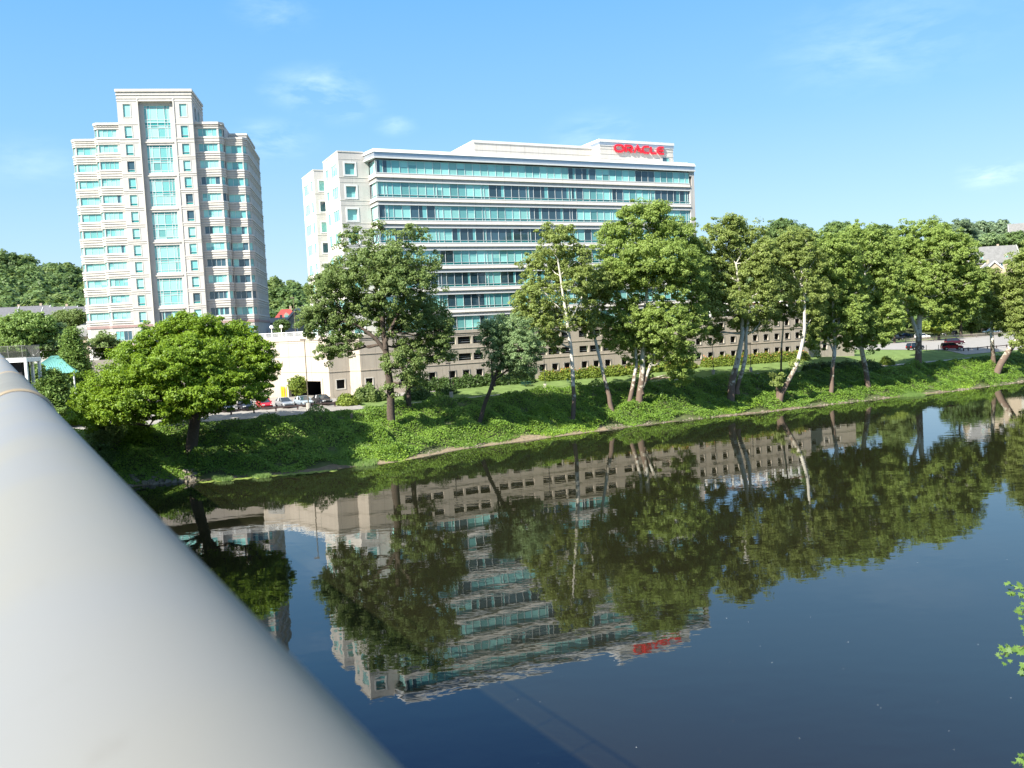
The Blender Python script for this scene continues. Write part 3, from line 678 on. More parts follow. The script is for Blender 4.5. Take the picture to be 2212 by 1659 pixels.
# penthouse and the block that carries the sign
ph = MB(); pc = MB()
def block(x0, x1, y0, y1, z0, z1, grooves, mi=0):
    poly = [(x0, y1), (x0, y0), (x1, y0), (x1, y1)]
    ph.prism([(x0, y0), (x1, y0), (x1, y1), (x0, y1)], z0, z1, mi)
    for z in grooves: ph.ledge(poly, z, z + 0.55, 0.05, 0, mi)
block(22.7, 49.1, 9, 24, 47.5, 52.7, (48.6, 49.9, 51.2)); pc.ledge([(22.7, 24), (22.7, 9), (49.1, 9)], 52.55, 53.0, 0.14)
block(49.1, 67.2, 6, 22, 47.5, 53.3, (50.0, 51.0, 52.0))
pc.ledge([(49.1, 22), (49.1, 6), (67.2, 6), (67.2, 22)], 53.35, 53.9, 0.22); pc.ledge([(49.1, 22), (49.1, 6), (67.2, 6), (67.2, 22)], 52.62, 52.78, 0.14)
pf = MB(); pf.ledge([(49.1, 22), (49.1, 6), (67.2, 6), (67.2, 22)], 52.8, 53.35, 0.16)
pb = ph.build('penthouse', M['stone'], OB); pc.build('coping', M['coping'], pb); pf.build('fascia', M['metal_fascia'], pb)
window(OB, (49.1, 5.94), (67.2, 5.94), 15.2, 17.0, 49.6, 50.85, 1, depth=-0.01, seed=7, name='small_window', dark=1)

# red letters
SG = empty('rooftop_sign', (-21.5, 148.9, 0), math.atan2(.439, .898), 'bright red capital letters fixed to the stone block on the roof', 'sign')
def letter(strokes, x0, w, fills=()):
    """strokes: polylines in a unit box, drawn with a thick round-cornered pen and extruded"""
    mb = MB(); Hh = 1.66; t = 0.185
    for pts, closed in strokes:
        P = [np.array((x0 + t + px * (w - 2*t), 51.37 + t + pz * (Hh - 2*t))) for px, pz in pts]
        n = len(P); L = []; R = []
        for i in range(n):
            ds = []
            if i > 0 or closed: e = P[i] - P[i-1]; ds.append(e / np.linalg.norm(e))
            if i < n - 1 or closed: e = P[(i+1) % n] - P[i]; ds.append(e / np.linalg.norm(e))
            ns = [np.array([-e[1], e[0]]) for e in ds]; m = sum(ns); m /= np.linalg.norm(m); m /= max(.45, float(m @ ns[0]))
            L.append(P[i] + m * t); R.append(P[i] - m * t)
        rng_ = range(n if closed else n - 1); v = []
        for i in range(n):
            for q in (L[i], R[i]): v += [(q[0], 5.60, q[1]), (q[0], 5.86, q[1])]
        f = []
        for i in rng_:
            a, b_ = 4*i, 4*((i+1) % n); f += [(a, a+2, b_+2, b_), (a, b_, b_+1, a+1), (a+2, a+3, b_+3, b_+2), (a+1, b_+1, b_+3, a+3)]
        if not closed: f += [(0, 1, 3, 2), (4*n-4, 4*n-2, 4*n-1, 4*n-3)]
        mb.add(v, f)
    mb.build('letter', M['red_sign'], SG)
def arc(cx, cz, rx, rz, a0, a1, n=7): return [(cx + rx * math.cos(R_(a0 + (a1-a0)*i/n)), cz + rz * math.sin(R_(a0 + (a1-a0)*i/n))) for i in range(n + 1)]
oo = arc(.34, .5, .34, .5, 90, 270, 10) + arc(.66, .5, .34, .5, -90, 90, 10)
letter([(oo, True)], 52.33, 2.55)
letter([([(0, 0), (0, 1), (.62, 1)] + arc(.68, .69, .32, .31, 80, -80, 7) + [(.62, .36), (.28, .36)], False), ([(.40, .36), (1, 0)], False)], 55.0, 1.92)
letter([([(0, -.02), (.5, 1.0), (1, -.02)], False), ([(.52, .30), (.78, .30)], False)], 57.05, 2.15)
letter([([(1, 1)] + arc(.40, .5, .40, .5, 90, 270, 10) + [(1, 0)], False)], 59.15, 1.92)
letter([([(0, 1), (0, .18), (.14, 0), (1, 0)], False)], 61.22, 1.72)
letter([([(1, 1)] + arc(.40, .5, .40, .5, 90, 270, 10) + [(1, 0)], False), ([(.12, .5), (.96, .5)], False)], 62.88, 1.92)

# ------------------------------------------------------------------ parking garage and its low wing
GR = empty('parking_garage', (-21.5, 148.9, 0), math.atan2(.439, .898), 'tan precast parking garage with rows of dark openings below the long office building', 'parking garage')
gw = MB(); gd = MB(); tr = MB()
GT = -1.6
groups = []
s = 1.4
while s < 62:
    groups.append(s); s += 9.12
holes = []
rowz = [(14.5, 15.8), (11.55, 12.8), (8.6, 9.8)]
g0 = -2.2
xs = [37.85 + 9.12 * k for k in range(-4, 3)]
for x in xs:
    for a, b_ in ((0.0, 1.95), (2.35, 4.95), (5.3, 7.25)):
        for k, (z0, z1) in enumerate(rowz):
            if k < 2: holes.append((x + a, x + b_, z0, z1))
            else: holes.append((x + (a + b_) / 2 - .62, x + (a + b_) / 2 + .62, z0, z1))
for i in range(10):
    x = 65.6 + 3.02 * i
    for z0, z1 in rowz: holes.append((x, x + 1.25, z0, z1))
A, B = (-3.0, GT), (96.6, GT)
hh = [(a + 3.0, b_ + 3.0, c, d) for a, b_, c, d in holes if a > -2.5]
gw.facade(A, B, 4.5, 17.0, hh, 0.35)
P = frame_of(A, B)
# zigzag at the left: face D, chamfer C, face B, entrance wall A, short end
ptsz = [(-19.5, 17.6), (-15.4, 13.8), (-10.2, 0.1), (-6.6, 0.1), (-5.2, GT), (-3.0, GT)]
gw.facade(ptsz[0], ptsz[1], 4.5, 17.0, [], 0.3)
LA = float(np.linalg.norm(np.array(ptsz[2]) - np.array(ptsz[1])))
ent = (2.1, 12.2, 4.5, 9.45)
gw.facade(ptsz[1], ptsz[2], 4.5, 17.0, [ent], 0.5)
gw.facade(ptsz[2], ptsz[3], 4.5, 17.0, [(1.2, 2.6, 8.1, 9.6)], 0.3); gw.facade(ptsz[3], ptsz[4], 4.5, 17.0, [], .3); gw.facade(ptsz[4], ptsz[5], 4.5, 17.0, [(0.8, 2.0, 8.1, 9.6)], .3)
gw.facade((96.6, GT), (96.6, 40), 4.5, 17.0, [], .3)
# low wing to the right
wh = [(a, a + 1.35, z0, z1) for a in (2.0, 6.0, 9.6) for z0, z1 in ((8.6, 9.75), (11.9, 12.9))]
gw.facade((96.6, 0.2), (112.5, 0.2), 4.5, 14.2, wh, .3); gw.facade((112.5, 0.2), (112.5, 30), 4.5, 14.2, [], .3)
gw.prism([(96.6, 0.25), (112.5, 0.25), (112.5, 30), (96.6, 30)], 14.0, 14.2)
# roof deck (the plaza)
gw.add([(p[0], p[1], 16.98) for p in ptsz] + [(96.5, GT, 16.98), (96.5, 60, 16.98), (-60, 60, 16.98), (-62, 18, 16.98)], [tuple(range(10))])
gw.facade((-62, 18), (-19.5, 17.6), 4.5, 14.9, [], .3)
gwall = gw.build('wall', M['garage_stone'], GR)

# a rail across each opening, string courses, base
for AA, BB, lst in ((A, B, hh), ((96.6, .2), (112.5, .2), wh), (ptsz[2], ptsz[3], [(1.2, 2.6, 8.1, 9.6)]), (ptsz[4], ptsz[5], [(.8, 2.0, 8.1, 9.6)])):
    Q = frame_of(AA, BB)
    for a, b_, c, d in lst:
        o_m = MB(); dark_opening(o_m, AA, BB, a, b_, c, d); o_o = o_m.build('parking_opening', M['dark_in'], GR)
        if b_ - a > 1.5:
            rl = MB(); rl.bar(Q(a, c + .35, .3), Q(b_, c + .35, .3), .06, .08); rl.bar(Q(a, c + .7, .3), Q(b_, c + .7, .3), .04, .04); rl.build('guard_rail', M['steel'], o_o)
        else:
            sf = MB()
            for (ua, ub, za, zb) in ((a - .18, a, c - .18, d + .12), (b_, b_ + .18, c - .18, d + .12), (a, b_, c - .18, c), (a, b_, d, d + .12)):
                q = -.05; v = [Q(ua, za, q), Q(ub, za, q), Q(ub, zb, q), Q(ua, zb, q), Q(ua, za, .02), Q(ub, za, .02), Q(ub, zb, .02), Q(ua, zb, .02)]
                sf.add(v, [(0,1,2,3), (0,3,7,4), (1,5,6,2), (3,2,6,7), (0,4,5,1)])
            sf.build('opening_surround', M['stone'], o_o)
ln = [*ptsz, (96.6, GT)]
for z, h_, o_ in ((16.45, .5, .12), (13.70, .14, .07), (10.95, .14, .07), (16.1, .1, .05)): tr.ledge(ln, z, z + h_, o_)
tr.build('string_course', M['garage_stone'], GR); tr = MB()
tr.ledge([(96.6, .2), (112.5, .2), (112.5, 30)], 13.8, 14.25, .1); tr.build('coping', M['garage_stone'], GR); tr = MB(); tr.ledge([(96.6, .2), (112.5, .2)], 10.95, 11.07, .06); tr.build('string_course', M['garage_stone'], GR)
# frames round the right hand openings
sf = MB()
for a, b_, c, d in hh:
    if b_ - a < 1.4:
        for (ua, ub, za, zb) in ((a - .18, a, c - .18, d + .12), (b_, b_ + .18, c - .18, d + .12), (a, b_, c - .18, c), (a, b_, d, d + .12)):
            q = -.05; v = [P(ua, za, q), P(ub, za, q), P(ub, zb, q), P(ua, zb, q), P(ua, za, .02), P(ub, za, .02), P(ub, zb, .02), P(ua, zb, .02)]
            sf.add(v, [(0,1,2,3), (0,3,7,4), (1,5,6,2), (3,2,6,7), (0,4,5,1)])
sf.build('opening_surround', M['stone'], GR)
# entrance: dark hall with a lit floor, frame and louvre panel
en = MB(); PA = frame_of(ptsz[1], ptsz[2])
zg = 6.9
en.quad(PA(ent[0], ent[2], 9), PA(ent[1], ent[2], 9), PA(ent[1], ent[3], 9), PA(ent[0], ent[3], 9)); en.quad(PA(ent[0], ent[3], .5), PA(ent[1], ent[3], .5), PA(ent[1], ent[3], 9), PA(ent[0], ent[3], 9))
en.quad(PA(ent[0], ent[2], .5), PA(ent[0], ent[3], .5), PA(ent[0], ent[3], 9), PA(ent[0], ent[2], 9)); en.quad(PA(ent[1], ent[2], .5), PA(ent[1], ent[3], .5), PA(ent[1], ent[3], 9), PA(ent[1], ent[2], 9))
eo = en.build('entrance', M['dark_in'], GR)
ef = MB()
for (ua, ub, za, zb) in ((ent[0] - .5, ent[0], 4.5, ent[3] + .5), (ent[1], ent[1] + .5, 4.5, ent[3] + .5), (ent[0], ent[1], ent[3], ent[3] + .5)):
    v = [PA(ua, za, -.08), PA(ub, za, -.08), PA(ub, zb, -.08), PA(ua, zb, -.08), PA(ua, za, .1), PA(ub, za, .1), PA(ub, zb, .1), PA(ua, zb, .1)]
    ef.add(v, [(0,1,2,3), (0,3,7,4), (1,5,6,2), (3,2,6,7), (0,4,5,1)])
ef.build('entrance_frame', M['garage_stone'], eo)
lv = MB(); PL = frame_of(ptsz[0], ptsz[1])
for i in range(14): lv.bar(PL(1.0, 12.3 + i * .21, -.05), PL(4.4, 12.3 + i * .21, -.05), .06, .14)
lv.build('louvre', M['louvre'], GR)
# balustrade along the plaza edge at the left, pergola on the roof at the right
bal = MB()
bl = [(-30, 18.2), (-19.5, 17.9), (-15.3, 14.2), (-10.1, 0.5), (-6.5, 0.5)]
for (a, b_) in zip(bl[:-1], bl[1:]):
    a = np.array(a); b_ = np.array(b_); L = np.linalg.norm(b_ - a); n = max(1, int(L / 2.2))
    for z in (17.15, 18.0): bal.bar((*a, z), (*b_, z), .12, .12)
    for z in np.arange(17.35, 17.95, .2): bal.bar((*a, z), (*b_, z), .05, .06)
    for i in range(n + 1): p = a + (b_ - a) * i / n; bal.box(p[0] - .09, p[0] + .09, p[1] - .09, p[1] + .09, 17, 18.1)
bal.build('balustrade', M['white_rail'], GR)
pg = MB()
for i in range(13):
    x = 67.8 + i * 2.35; pg.box(x - .16, x + .16, -.9, -.58, 17, 19.3); pg.box(x - .16, x + .16, 5, 5.3, 17, 19.3)
    pg.box(x - .08, x + .08, -1.6, 6.2, 19.62, 19.86)
for z in (17.5, 18.1): pg.bar((67.8, -.75, z), (96, -.75, z), .08, .08)
po = pg.build('pergola', M['white_rail'], GR)
pb_ = MB(); pb_.box(67.4, 96.3, -1.0, -.5, 19.3, 19.62); pb_.box(67.4, 96.3, 4.9, 5.4, 19.3, 19.62); pb_.build('beam', M['brick_red'], po)

# ------------------------------------------------------------------ the stepped tower
TW = empty('office_tower', (-82.5, 201.0, 0), math.atan2(.163, .987), 'tall pale stepped stone tower with a central column of teal glass and square setbacks', 'office tower')
tw = MB(); tm = MB(); tb = MB()
PT = 3.83; TB = 29.0; G0 = 4.0
top_k = [62.95 - PT * k for k in range(0, 11)]             # window heads of the regular floors
def facet(A, B, z0, z1, rects, depth=.22): tw.facade(A, B, z0, z1, rects, depth)
def winset(A, B, specs, seed, nm='window', **kw):
    for i, (u0, u1, z0, z1, cols, strip_) in enumerate(specs): window(TW, A, B, u0, u1, z0, z1, cols, strip=strip_, depth=.22, seed=seed + i, name=nm, **kw)
# core side piers with a window on each floor, and the recessed glass column between them
core_h = [(1.25, 2.85, 69.1, 72.0, 1, .0), (1.25, 2.85, 64.3, 67.05, 1, .6)] + [(1.25, 2.85, t - 2.45, t, 1, .55) for t in top_k]
for (A, B, sd) in (((-4.6, 0), (-0.3, 0), 11), ((7.8, 0), (11.75, 0), 61)):
    off = 0 if sd == 11 else -0.1
    hs = [(a + off, b_ + off, c, d, n, s_) for a, b_, c, d, n, s_ in core_h]
    facet(A, B, G0, 72.7, [h[:4] for h in hs]); winset(A, B, hs, sd, dark=.12, surround=.14, smat=M['tower_stone'])
facet((-4.6, 0), (11.75, 0), 72.7, 75.3, [])
big = [(64.15, 71.9)] + [(56.5 - 7.66 * k, 62.85 - 7.66 * k) for k in range(5)] + [(21.9, 24.5)]
A, B = (-0.3, .7), (7.8, .7)
facet(A, B, G0, 72.7, [(1.2, 6.95, c, d) for c, d in big], .3)
for i, (c, d) in enumerate(big):
    h_ = d - c
    rows = None if h_ < 4 else ([c + .55, c + 2.35, c + 2.95, c + 3.45, d - .55] if h_ < 7 else [c + .55, c + 2.6, c + 3.2, c + 3.85, d - 3.2, d - .65])
    window(TW, A, B, 1.2, 6.95, c, d, [1.2, 1.85, 2.5, 4.08, 5.65, 6.3, 6.95], rows=rows, depth=.3, seed=140 + i, dark=.3, name='glass_column', bars=.09)
tw.quad((-.3, 0, G0), (-.3, .7, G0), (-.3, .7, 72.7), (-.3, 0, 72.7)); tw.quad((7.8, .7, G0), (7.8, 0, G0), (7.8, 0, 72.7), (7.8, .7, 72.7)); tw.quad((-.3, 0, 72.7), (-.3, .7, 72.7), (7.8, .7, 72.7), (7.8, 0, 72.7))
for x in (-.3, 7.55): tm.box(x, x + .28, -.14, 0, G0, 73.2)
for (c, d) in big: tm.box(0.55, 6.95, .52, .68, d + .5, d + .75)
# core flanks and top
for a, b_, z in (((-4.6, 14), (-4.6, 0), 75.3), ((11.75, 0), (11.75, 14), 75.3)): facet(a, b_, 66, z, [(3, 5, 69.1, 72)] if b_[1] == 0 else [(3.0, 5.0, 69.1, 72.0), (7, 9, 69.1, 72)])
window(TW, (11.75, 0), (11.75, 14), 3, 5, 69.1, 72, 1, depth=.22, seed=3); window(TW, (11.75, 0), (11.75, 14), 7, 9, 69.1, 72, 1, depth=.22, seed=4)
facet((-4.6, 1.5), (-4.6, 0), G0, 66, []); facet((11.75, 0), (11.75, 1.5), G0, 66, [])
tw.prism([(-4.5, .1), (11.65, .1), (11.65, 13.9), (-4.5, 13.9)], 74.6, 74.9)
core_line = [(-4.6, 14), (-4.6, 0), (11.75, 0), (11.75, 14)]
for z, h_, o_ in ((74.75, .6, .25), (74.0, .35, .14), (73.2, .3, .1), (72.6, .25, .07)): tm.ledge(core_line, z, z + h_, o_)
# middle bays (t = 1.5) and outer bays (t = 6) as plan lines, with glazed chamfers
OT = 3.9
mids = ([(-10.5, OT), (-10.5, 2.3), (-9.7, 1.5), (-4.6, 1.5)], [(11.75, 1.5), (17.05, 1.5), (17.9, 2.35), (17.9, OT)])
outs = ([(-16.2, TB), (-16.2, OT + .9), (-15.3, OT), (-10.5, OT)], [(17.9, OT), (21.95, OT), (22.9, OT + .95), (22.9, TB)])
def bay(line, fl, spec, seed):
    """line: plan polyline; spec: per segment list of (u0,u1,cols)"""
    for si, (A, B) in enumerate(zip(line[:-1], line[1:])):
        rs = []
        for k, t in enumerate(fl):
            for (u0, u1, n) in spec[si]: rs.append((u0, u1, t - 1.85, t, n, 0.0))
        facet(A, B, G0, ZTOP, [r[:4] for r in rs])
        for k, r in enumerate(rs):
            dk = .93 if (seed == 900 and k in (8, 10, 11)) else (.55 if (seed == 1300 and k >= 6) else .1)
            window(TW, A, B, *r[:4], r[4], depth=.22, seed=seed + si * 40 + k, dark=dk if si != 1 else .02, name='corner_pane' if (line[si][0] != line[si+1][0] and line[si][1] != line[si+1][1]) else 'bay_window')
low = [t - .0 for t in top_k]
ZTOP = 68.2
mid_fl = [66.75] + [t + .3 for t in top_k]
bay(mids[0], mid_fl, [[], [(.08, 1.05, 1)], [(.15, 4.2, 4)]], 700)
bay(mids[1], mid_fl, [[(.65, 4.9, 4)], [(.1, 1.1, 1)], [(.2, 2.2, 2)]], 900)
tw.prism([(-10.4, 1.6), (-4.6, 1.6), (-4.6, 14), (-10.4, 14)], 67.5, 67.7); tw.prism([(11.75, 1.6), (17.8, 1.6), (17.8, 14), (11.75, 14)], 67.5, 67.7)
tw.facade((-10.5, 14), (-10.5, OT), 60, 68.2, []); tw.facade((17.9, OT), (17.9, 14), 60, 68.2, [])
ZTOP = 65.1
out_fl = [t + .25 for t in top_k]
side_w = [(u, u + 1.7, 1) for u in np.arange(1.2, 20.5, 3.0)]
bay(outs[0], out_fl, [[], [(.1, 1.15, 1)], [(.15, 4.6, 3)]], 1100)
bay(outs[1], out_fl, [[(.15, 3.85, 3)], [(.1, 1.2, 1)], []], 1300)
tw.prism([(-16.1, OT + 1), (22.8, OT + 1), (22.8, TB - .1), (-16.1, TB - .1)], 64.5, 64.7)
tw.facade((22.9, TB), (-16.2, TB), G0, 65.1, [])
# right flank: small deep windows and a second setback behind
for t in out_fl:
    for u in np.arange(9.5, 27.5, 2.9):
        fw = MB(); fw.box(22.9, 22.95, u, u + 1.5, t - 1.7, t - .1); fw.build('flank_window', M['louvre'], TW)
tw.box(17.5, 22.2, 11, TB - 2, 64.6, 67.6)
tw.build('wall', M['tower_recess'], TW)
# mouldings: three steps on every spandrel of the bays, lighter ones on the core piers
for line, fls, topz in ((mids[0], mid_fl, 68.2), (mids[1], mid_fl, 68.2), (outs[0], out_fl, 65.1), (outs[1], out_fl, 65.1)):
    for t in fls:
        tm.ledge(line, t, t + .22, .10); tm.ledge(line, t - 2.25, t - 1.87, .20, .3); tm.ledge(line, t - 2.75, t - 2.42, .13, .3); tm.ledge(line, t + .45, t + .72, .12)
    tm.ledge(line, topz - .55, topz, .24); tm.ledge(line, topz - .95, topz - .7, .12)
for t in top_k + [67.05]:
    for (a, b_) in (((-4.6, 0), (-.3, 0)), ((7.8, 0), (11.75, 0))): tm.ledge([a, b_], t + .35, t + .55, .08); tm.ledge([a, b_], t - 3.0, t - 2.72, .1)
tm.ledge([(17.5, TB - 2), (17.5, 11), (22.2, 11), (22.2, TB - 2)], 67.1, 67.6, .15)
tm.build('moulding', M['tower_stone'], TW)
# mauve base band and the lower windows
for line in (mids[0], mids[1], outs[0], outs[1]): tb.ledge(line, 21.15, 21.75, .12)
for (a, b_) in (((-4.6, 0), (-.3, 0)), ((7.8, 0), (11.75, 0)), ((-.3, .7), (7.8, .7))): tb.ledge([a, b_], 21.15, 21.7, .12)
for line in (mids[0], mids[1], outs[0], outs[1]): tb.ledge(line, 16.6, 17.2, .1)
tb.build('base_band', M['tower_band'], TW)
window(TW, (-9.7, 1.5), (-4.6, 1.5), .6, 4.2, 18.2, 20.4, 4, depth=-.02, seed=50, dark=.3, surround=.15, smat=M['tower_stone'])
window(TW, (11.75, 1.5), (17.05, 1.5), .8, 4.6, 18.2, 20.4, 4, depth=-.02, seed=51, dark=.3); window(TW, (17.9, OT), (21.95, OT), .4, 3.8, 18.2, 20.4, 3, depth=-.02, seed=52, dark=.3)
window(TW, (-4.6, 0), (-.3, 0), 1.2, 3.0, 18.2, 20.4, 1, depth=-.02, seed=53)
# ------------------------------------------------------------------ trees
def lobe3(cx, cy, rx, ry, Y, dy=0.0):
    c = dep(cx, cy, Y + dy); s = (Y + dy) / FPX
    return c, np.array([rx * s, 0.5 * (rx + ry) * s * 0.9, ry * s])
def crown_leaves(lobes, per_m2, size, clump=1.1, flat=0.55, inner=0.25, droop=0.0, sparse=None):
    clump *= .72; per_m2 *= 2.5; size *= .65; flat = min(.8, flat + .12)
    Cs, Ns = [], []
    for li, (c, r) in enumerate(lobes):
        dn = 1.0 if sparse is None else sparse[li]
        area = 4 * math.pi * ((r[0]*r[1]) ** 1.6 / 3 + (r[0]*r[2]) ** 1.6 / 3 + (r[1]*r[2]) ** 1.6 / 3) ** (1 / 1.6)
        ncl = max(6, int(area * 0.56 / clump ** 2 * dn))
        d = rng.normal(size=(ncl, 3)); d /= np.linalg.norm(d, axis=1, keepdims=True)
        d[:, 2] = np.where((d[:, 2] < -0.35) & (rng.random(ncl) < .5), -d[:, 2], d[:, 2])
        rad = np.where(rng.random(ncl) < inner, rng.uniform(.35, .8, ncl), rng.normal(.95, .14, ncl) + np.where(rng.random(ncl) < .1, rng.uniform(.1, .3, ncl), 0))
        cc = c + d * r * rad[:, None]
        k = int(per_m2 * clump ** 2 * 4)
        cr_ = clump * rng.uniform(.55, 1.35, ncl)
        e = rng.normal(size=(ncl, k, 3)); e /= np.linalg.norm(e, axis=2, keepdims=True)
        rr = rng.uniform(0.25, 1, (ncl, k, 1)) ** 0.6
        off = e * rr * cr_[:, None, None]; off[..., 2] *= flat
        off[..., 2] -= droop * (off[..., 0] ** 2 + off[..., 1] ** 2)
        P = (cc[:, None, :] + off).reshape(-1, 3)
        n = (0.3 * e + 0.5 * d[:, None, :] + np.array([-.1, -.12, .42]) + rng.normal(0, .6, (ncl, k, 3))).reshape(-1, 3)
        Cs.append(P); Ns.append(n)
    C = np.concatenate(Cs); Nn = np.concatenate(Ns)
    return leaf_quads(C, Nn, size * rng.uniform(.6, 1.3, len(C)))
def wiggle(a, b, n, amp):
    a, b = np.array(a), np.array(b); L = np.linalg.norm(b - a); out = [a]
    for i in range(1, n): out.append(a + (b - a) * i / n + rng.normal(0, amp * L, 3) + np.array([0, 0, -.04 * L * math.sin(math.pi * i / n)]))
    out.append(b); return out
def tree(label, base, trunks, lobes, leaf, bark, size=.3, per=11, clump=1.1, cat='tree', group='sycamores and other trees along the river bank', sparse=None, flat=.55, limbs=True, Yoff=0.0, name='riverside_tree', droop=0.0, limb_r=.10, inner=.25):
    """base: pixel of the trunk foot; trunks: lists of (x, y, width) pixels going up; lobes: (cx, cy, rx, ry[, depth offset]) pixels"""
    Bp = hit(*base) if len(base) == 2 else np.array(base, float)
    Y = Bp[1] + Yoff; root = empty(name, tuple(Bp), 0, label, cat, group)
    L3 = [lobe3(*q[:4], Y, q[4] if len(q) > 4 else rng.uniform(-.9, .9) * q[2] * Y / FPX) for q in lobes]
    tm_ = MB(); tops = []
    for tr_ in trunks:
        pts, rad = [], []
        for i, (x, y, w) in enumerate(tr_):
            q = dep(x, y, Y + .15 * i * rng.normal()); q = np.array(q); pts.append(q); rad.append(w * Y / FPX / 2)
        pts.insert(0, pts[0] - np.array([0, 0, .9])); rad.insert(0, rad[0] * 1.45)
        # subdivide for a slight wobble
        P2, R2 = [], []
        for i in range(len(pts) - 1):
            for t in (0, .5): P2.append(pts[i] * (1 - t) + pts[i+1] * t + (rng.normal(0, .05, 3) if t else 0)); R2.append(rad[i] * (1 - t) + rad[i+1] * t)
        P2.append(pts[-1]); R2.append(rad[-1]); tm_.tube(P2, R2, 9)
        tops.append((P2, R2))
    if limbs:
        for c, r in L3:
            P2, R2 = min(tops, key=lambda t: min(np.linalg.norm(p - c) for p in t[0]))
            cand = [i for i in range(len(P2)) if P2[i][2] < c[2] - .1] or [0]
            i = max(cand[-1], len(P2) // 3) if len(cand) else 0
            i = min(i, len(P2) - 1); a = P2[i]; w = wiggle(a, c + np.array([0, 0, .3 * r[2]]), 4, .05)
            r0 = max(min(R2[i] * .6, limb_r * 2.2), .05); tm_.tube(w, [r0, r0*.75, r0*.55, r0*.38, .03], 6)
            for _ in range(4):
                d = rng.normal(size=3); d[2] = abs(d[2]) * .8; d /= np.linalg.norm(d)
                tm_.tube(wiggle(w[rng.integers(1, 4)], c + d * r * .85, 3, .06), [r0*.42, r0*.3, r0*.2, .02], 5)
    for v in range(len(tm_.v)): tm_.v[v] = tuple(np.array(tm_.v[v]) - Bp)
    tm_.build('trunk', bark, root)
    Vv = crown_leaves(L3, per, size, clump, flat, inner, droop, sparse) - Bp
    arr_mesh('crown', Vv, 4, leaf, root)
    return root
WB, BK_ = M['white_bark'], M['bark']
tree('broad bright yellow-green maple on the shaded bank beside the bridge', (412, 978),
     [[(412, 978, 26), (418, 930, 24), (424, 890, 22), (428, 850, 18), (425, 800, 14), (415, 750, 9)], [(426, 880, 14), (455, 840, 12), (490, 790, 8)], [(422, 890, 14), (385, 845, 11), (330, 800, 7)]],
     [(385, 745, 75, 45, -1), (475, 750, 70, 45, 0), (300, 795, 70, 48, -5), (225, 848, 55, 40, -6), (545, 795, 52, 42, -2), (430, 815, 90, 48, -9), (330, 858, 75, 38, -11), (562, 832, 32, 24, -4), (205, 880, 48, 30, -5), (395, 712, 50, 28, 0), (490, 840, 60, 34, -10), (270, 840, 60, 40, -11), (508, 722, 42, 26, 0), (290, 890, 55, 24, -9), (420, 770, 80, 42, -9), (380, 790, 90, 42, 5), (500, 790, 75, 42, 5), (300, 830, 65, 38, 3), (420, 852, 70, 28, -12), (350, 800, 65, 42, -12), (230, 900, 45, 24, -8), (400, 690, 22, 16, 0), (570, 790, 30, 26, -4), (450, 705, 34, 22, -3), (400, 885, 55, 20, -10), (340, 895, 50, 22, -11), (470, 872, 40, 18, -9), (545, 752, 38, 26, -3), (335, 740, 40, 28, -3), (440, 868, 40, 20, -13), (555, 858, 30, 20, -7), (180, 905, 40, 26, -8), (255, 875, 60, 34, -12)],
     LEAF['maple'], BK_, .22, 17, 1.0, flat=.45, name='maple_tree', group=None, droop=.12)
tree('tall dense tree before the left end of the long office, ragged open top', (845, 922),
     [[(846, 922, 19), (844, 860, 17), (838, 800, 15), (832, 745, 13), (826, 690, 10), (812, 620, 7), (800, 560, 5)], [(834, 760, 10), (810, 730, 8), (775, 705, 6), (745, 690, 4)], [(832, 740, 9), (850, 700, 7), (872, 650, 6), (880, 560, 4)]],
     [(790, 600, 95, 45), (720, 630, 55, 42), (700, 695, 48, 45), (870, 625, 75, 55), (905, 705, 70, 55), (795, 690, 75, 45), (735, 745, 42, 30), (925, 760, 48, 32), (865, 785, 45, 32), (770, 525, 42, 32), (880, 515, 42, 30), (840, 560, 80, 32), (925, 570, 26, 32), (672, 700, 25, 30), (710, 768, 28, 18), (890, 830, 22, 18), (820, 492, 22, 16), (955, 720, 30, 28), (845, 840, 20, 16)],
     LEAF['ash'], BK_, .24, 15, .95, sparse=[1, 1, 1, 1, 1, .9, .8, .8, .8, .45, .42, .6, .35, .7, .6, .5, .4, .8, .5])
tree('slim ivy-shaded trunk standing just behind the tall dense tree', (883, 885), [[(883, 888, 13), (882, 840, 10), (884, 790, 7)]], [(885, 800, 32, 26), (905, 822, 26, 18)], LEAF['ash'], BK_, .24, 12, .8, sparse=[.6, .6])
tree('small grey-green tree with a leaning forked trunk on the bank', (1036, 912),
     [[(1036, 912, 10), (1045, 880, 9), (1058, 845, 8), (1066, 820, 7), (1085, 780, 5), (1100, 740, 4)], [(1063, 830, 5), (1063, 800, 4), (1062, 770, 3)], [(1068, 822, 4), (1085, 808, 4), (1110, 790, 3)]],
     [(1100, 712, 52, 32), (1125, 758, 42, 38), (1072, 752, 36, 38), (1150, 752, 24, 28), (1095, 790, 40, 24), (1060, 715, 26, 22), (1130, 800, 30, 18)], LEAF['grey'], BK_, .22, 15, .8)
tree('slender white-barked sycamore with straight pale trunk before the garage', (1237, 902),
     [[(1238, 902, 10), (1240, 860, 9), (1237, 800, 9), (1233, 750, 8), (1225, 690, 7), (1215, 630, 5), (1205, 560, 4)], [(1226, 700, 5), (1255, 650, 4), (1265, 610, 3)], [(1222, 680, 4), (1185, 640, 3), (1160, 620, 2.5)]],
     [(1205, 525, 42, 38), (1185, 585, 55, 42), (1240, 615, 48, 45), (1150, 655, 44, 40), (1215, 690, 46, 34), (1165, 710, 36, 28), (1195, 740, 30, 20), (1135, 690, 28, 26), (1250, 560, 28, 30)], LEAF['syc'], WB, .26, 14, .95, sparse=[.8, .9, .8, .9, .8, .8, .6, .8, .6])
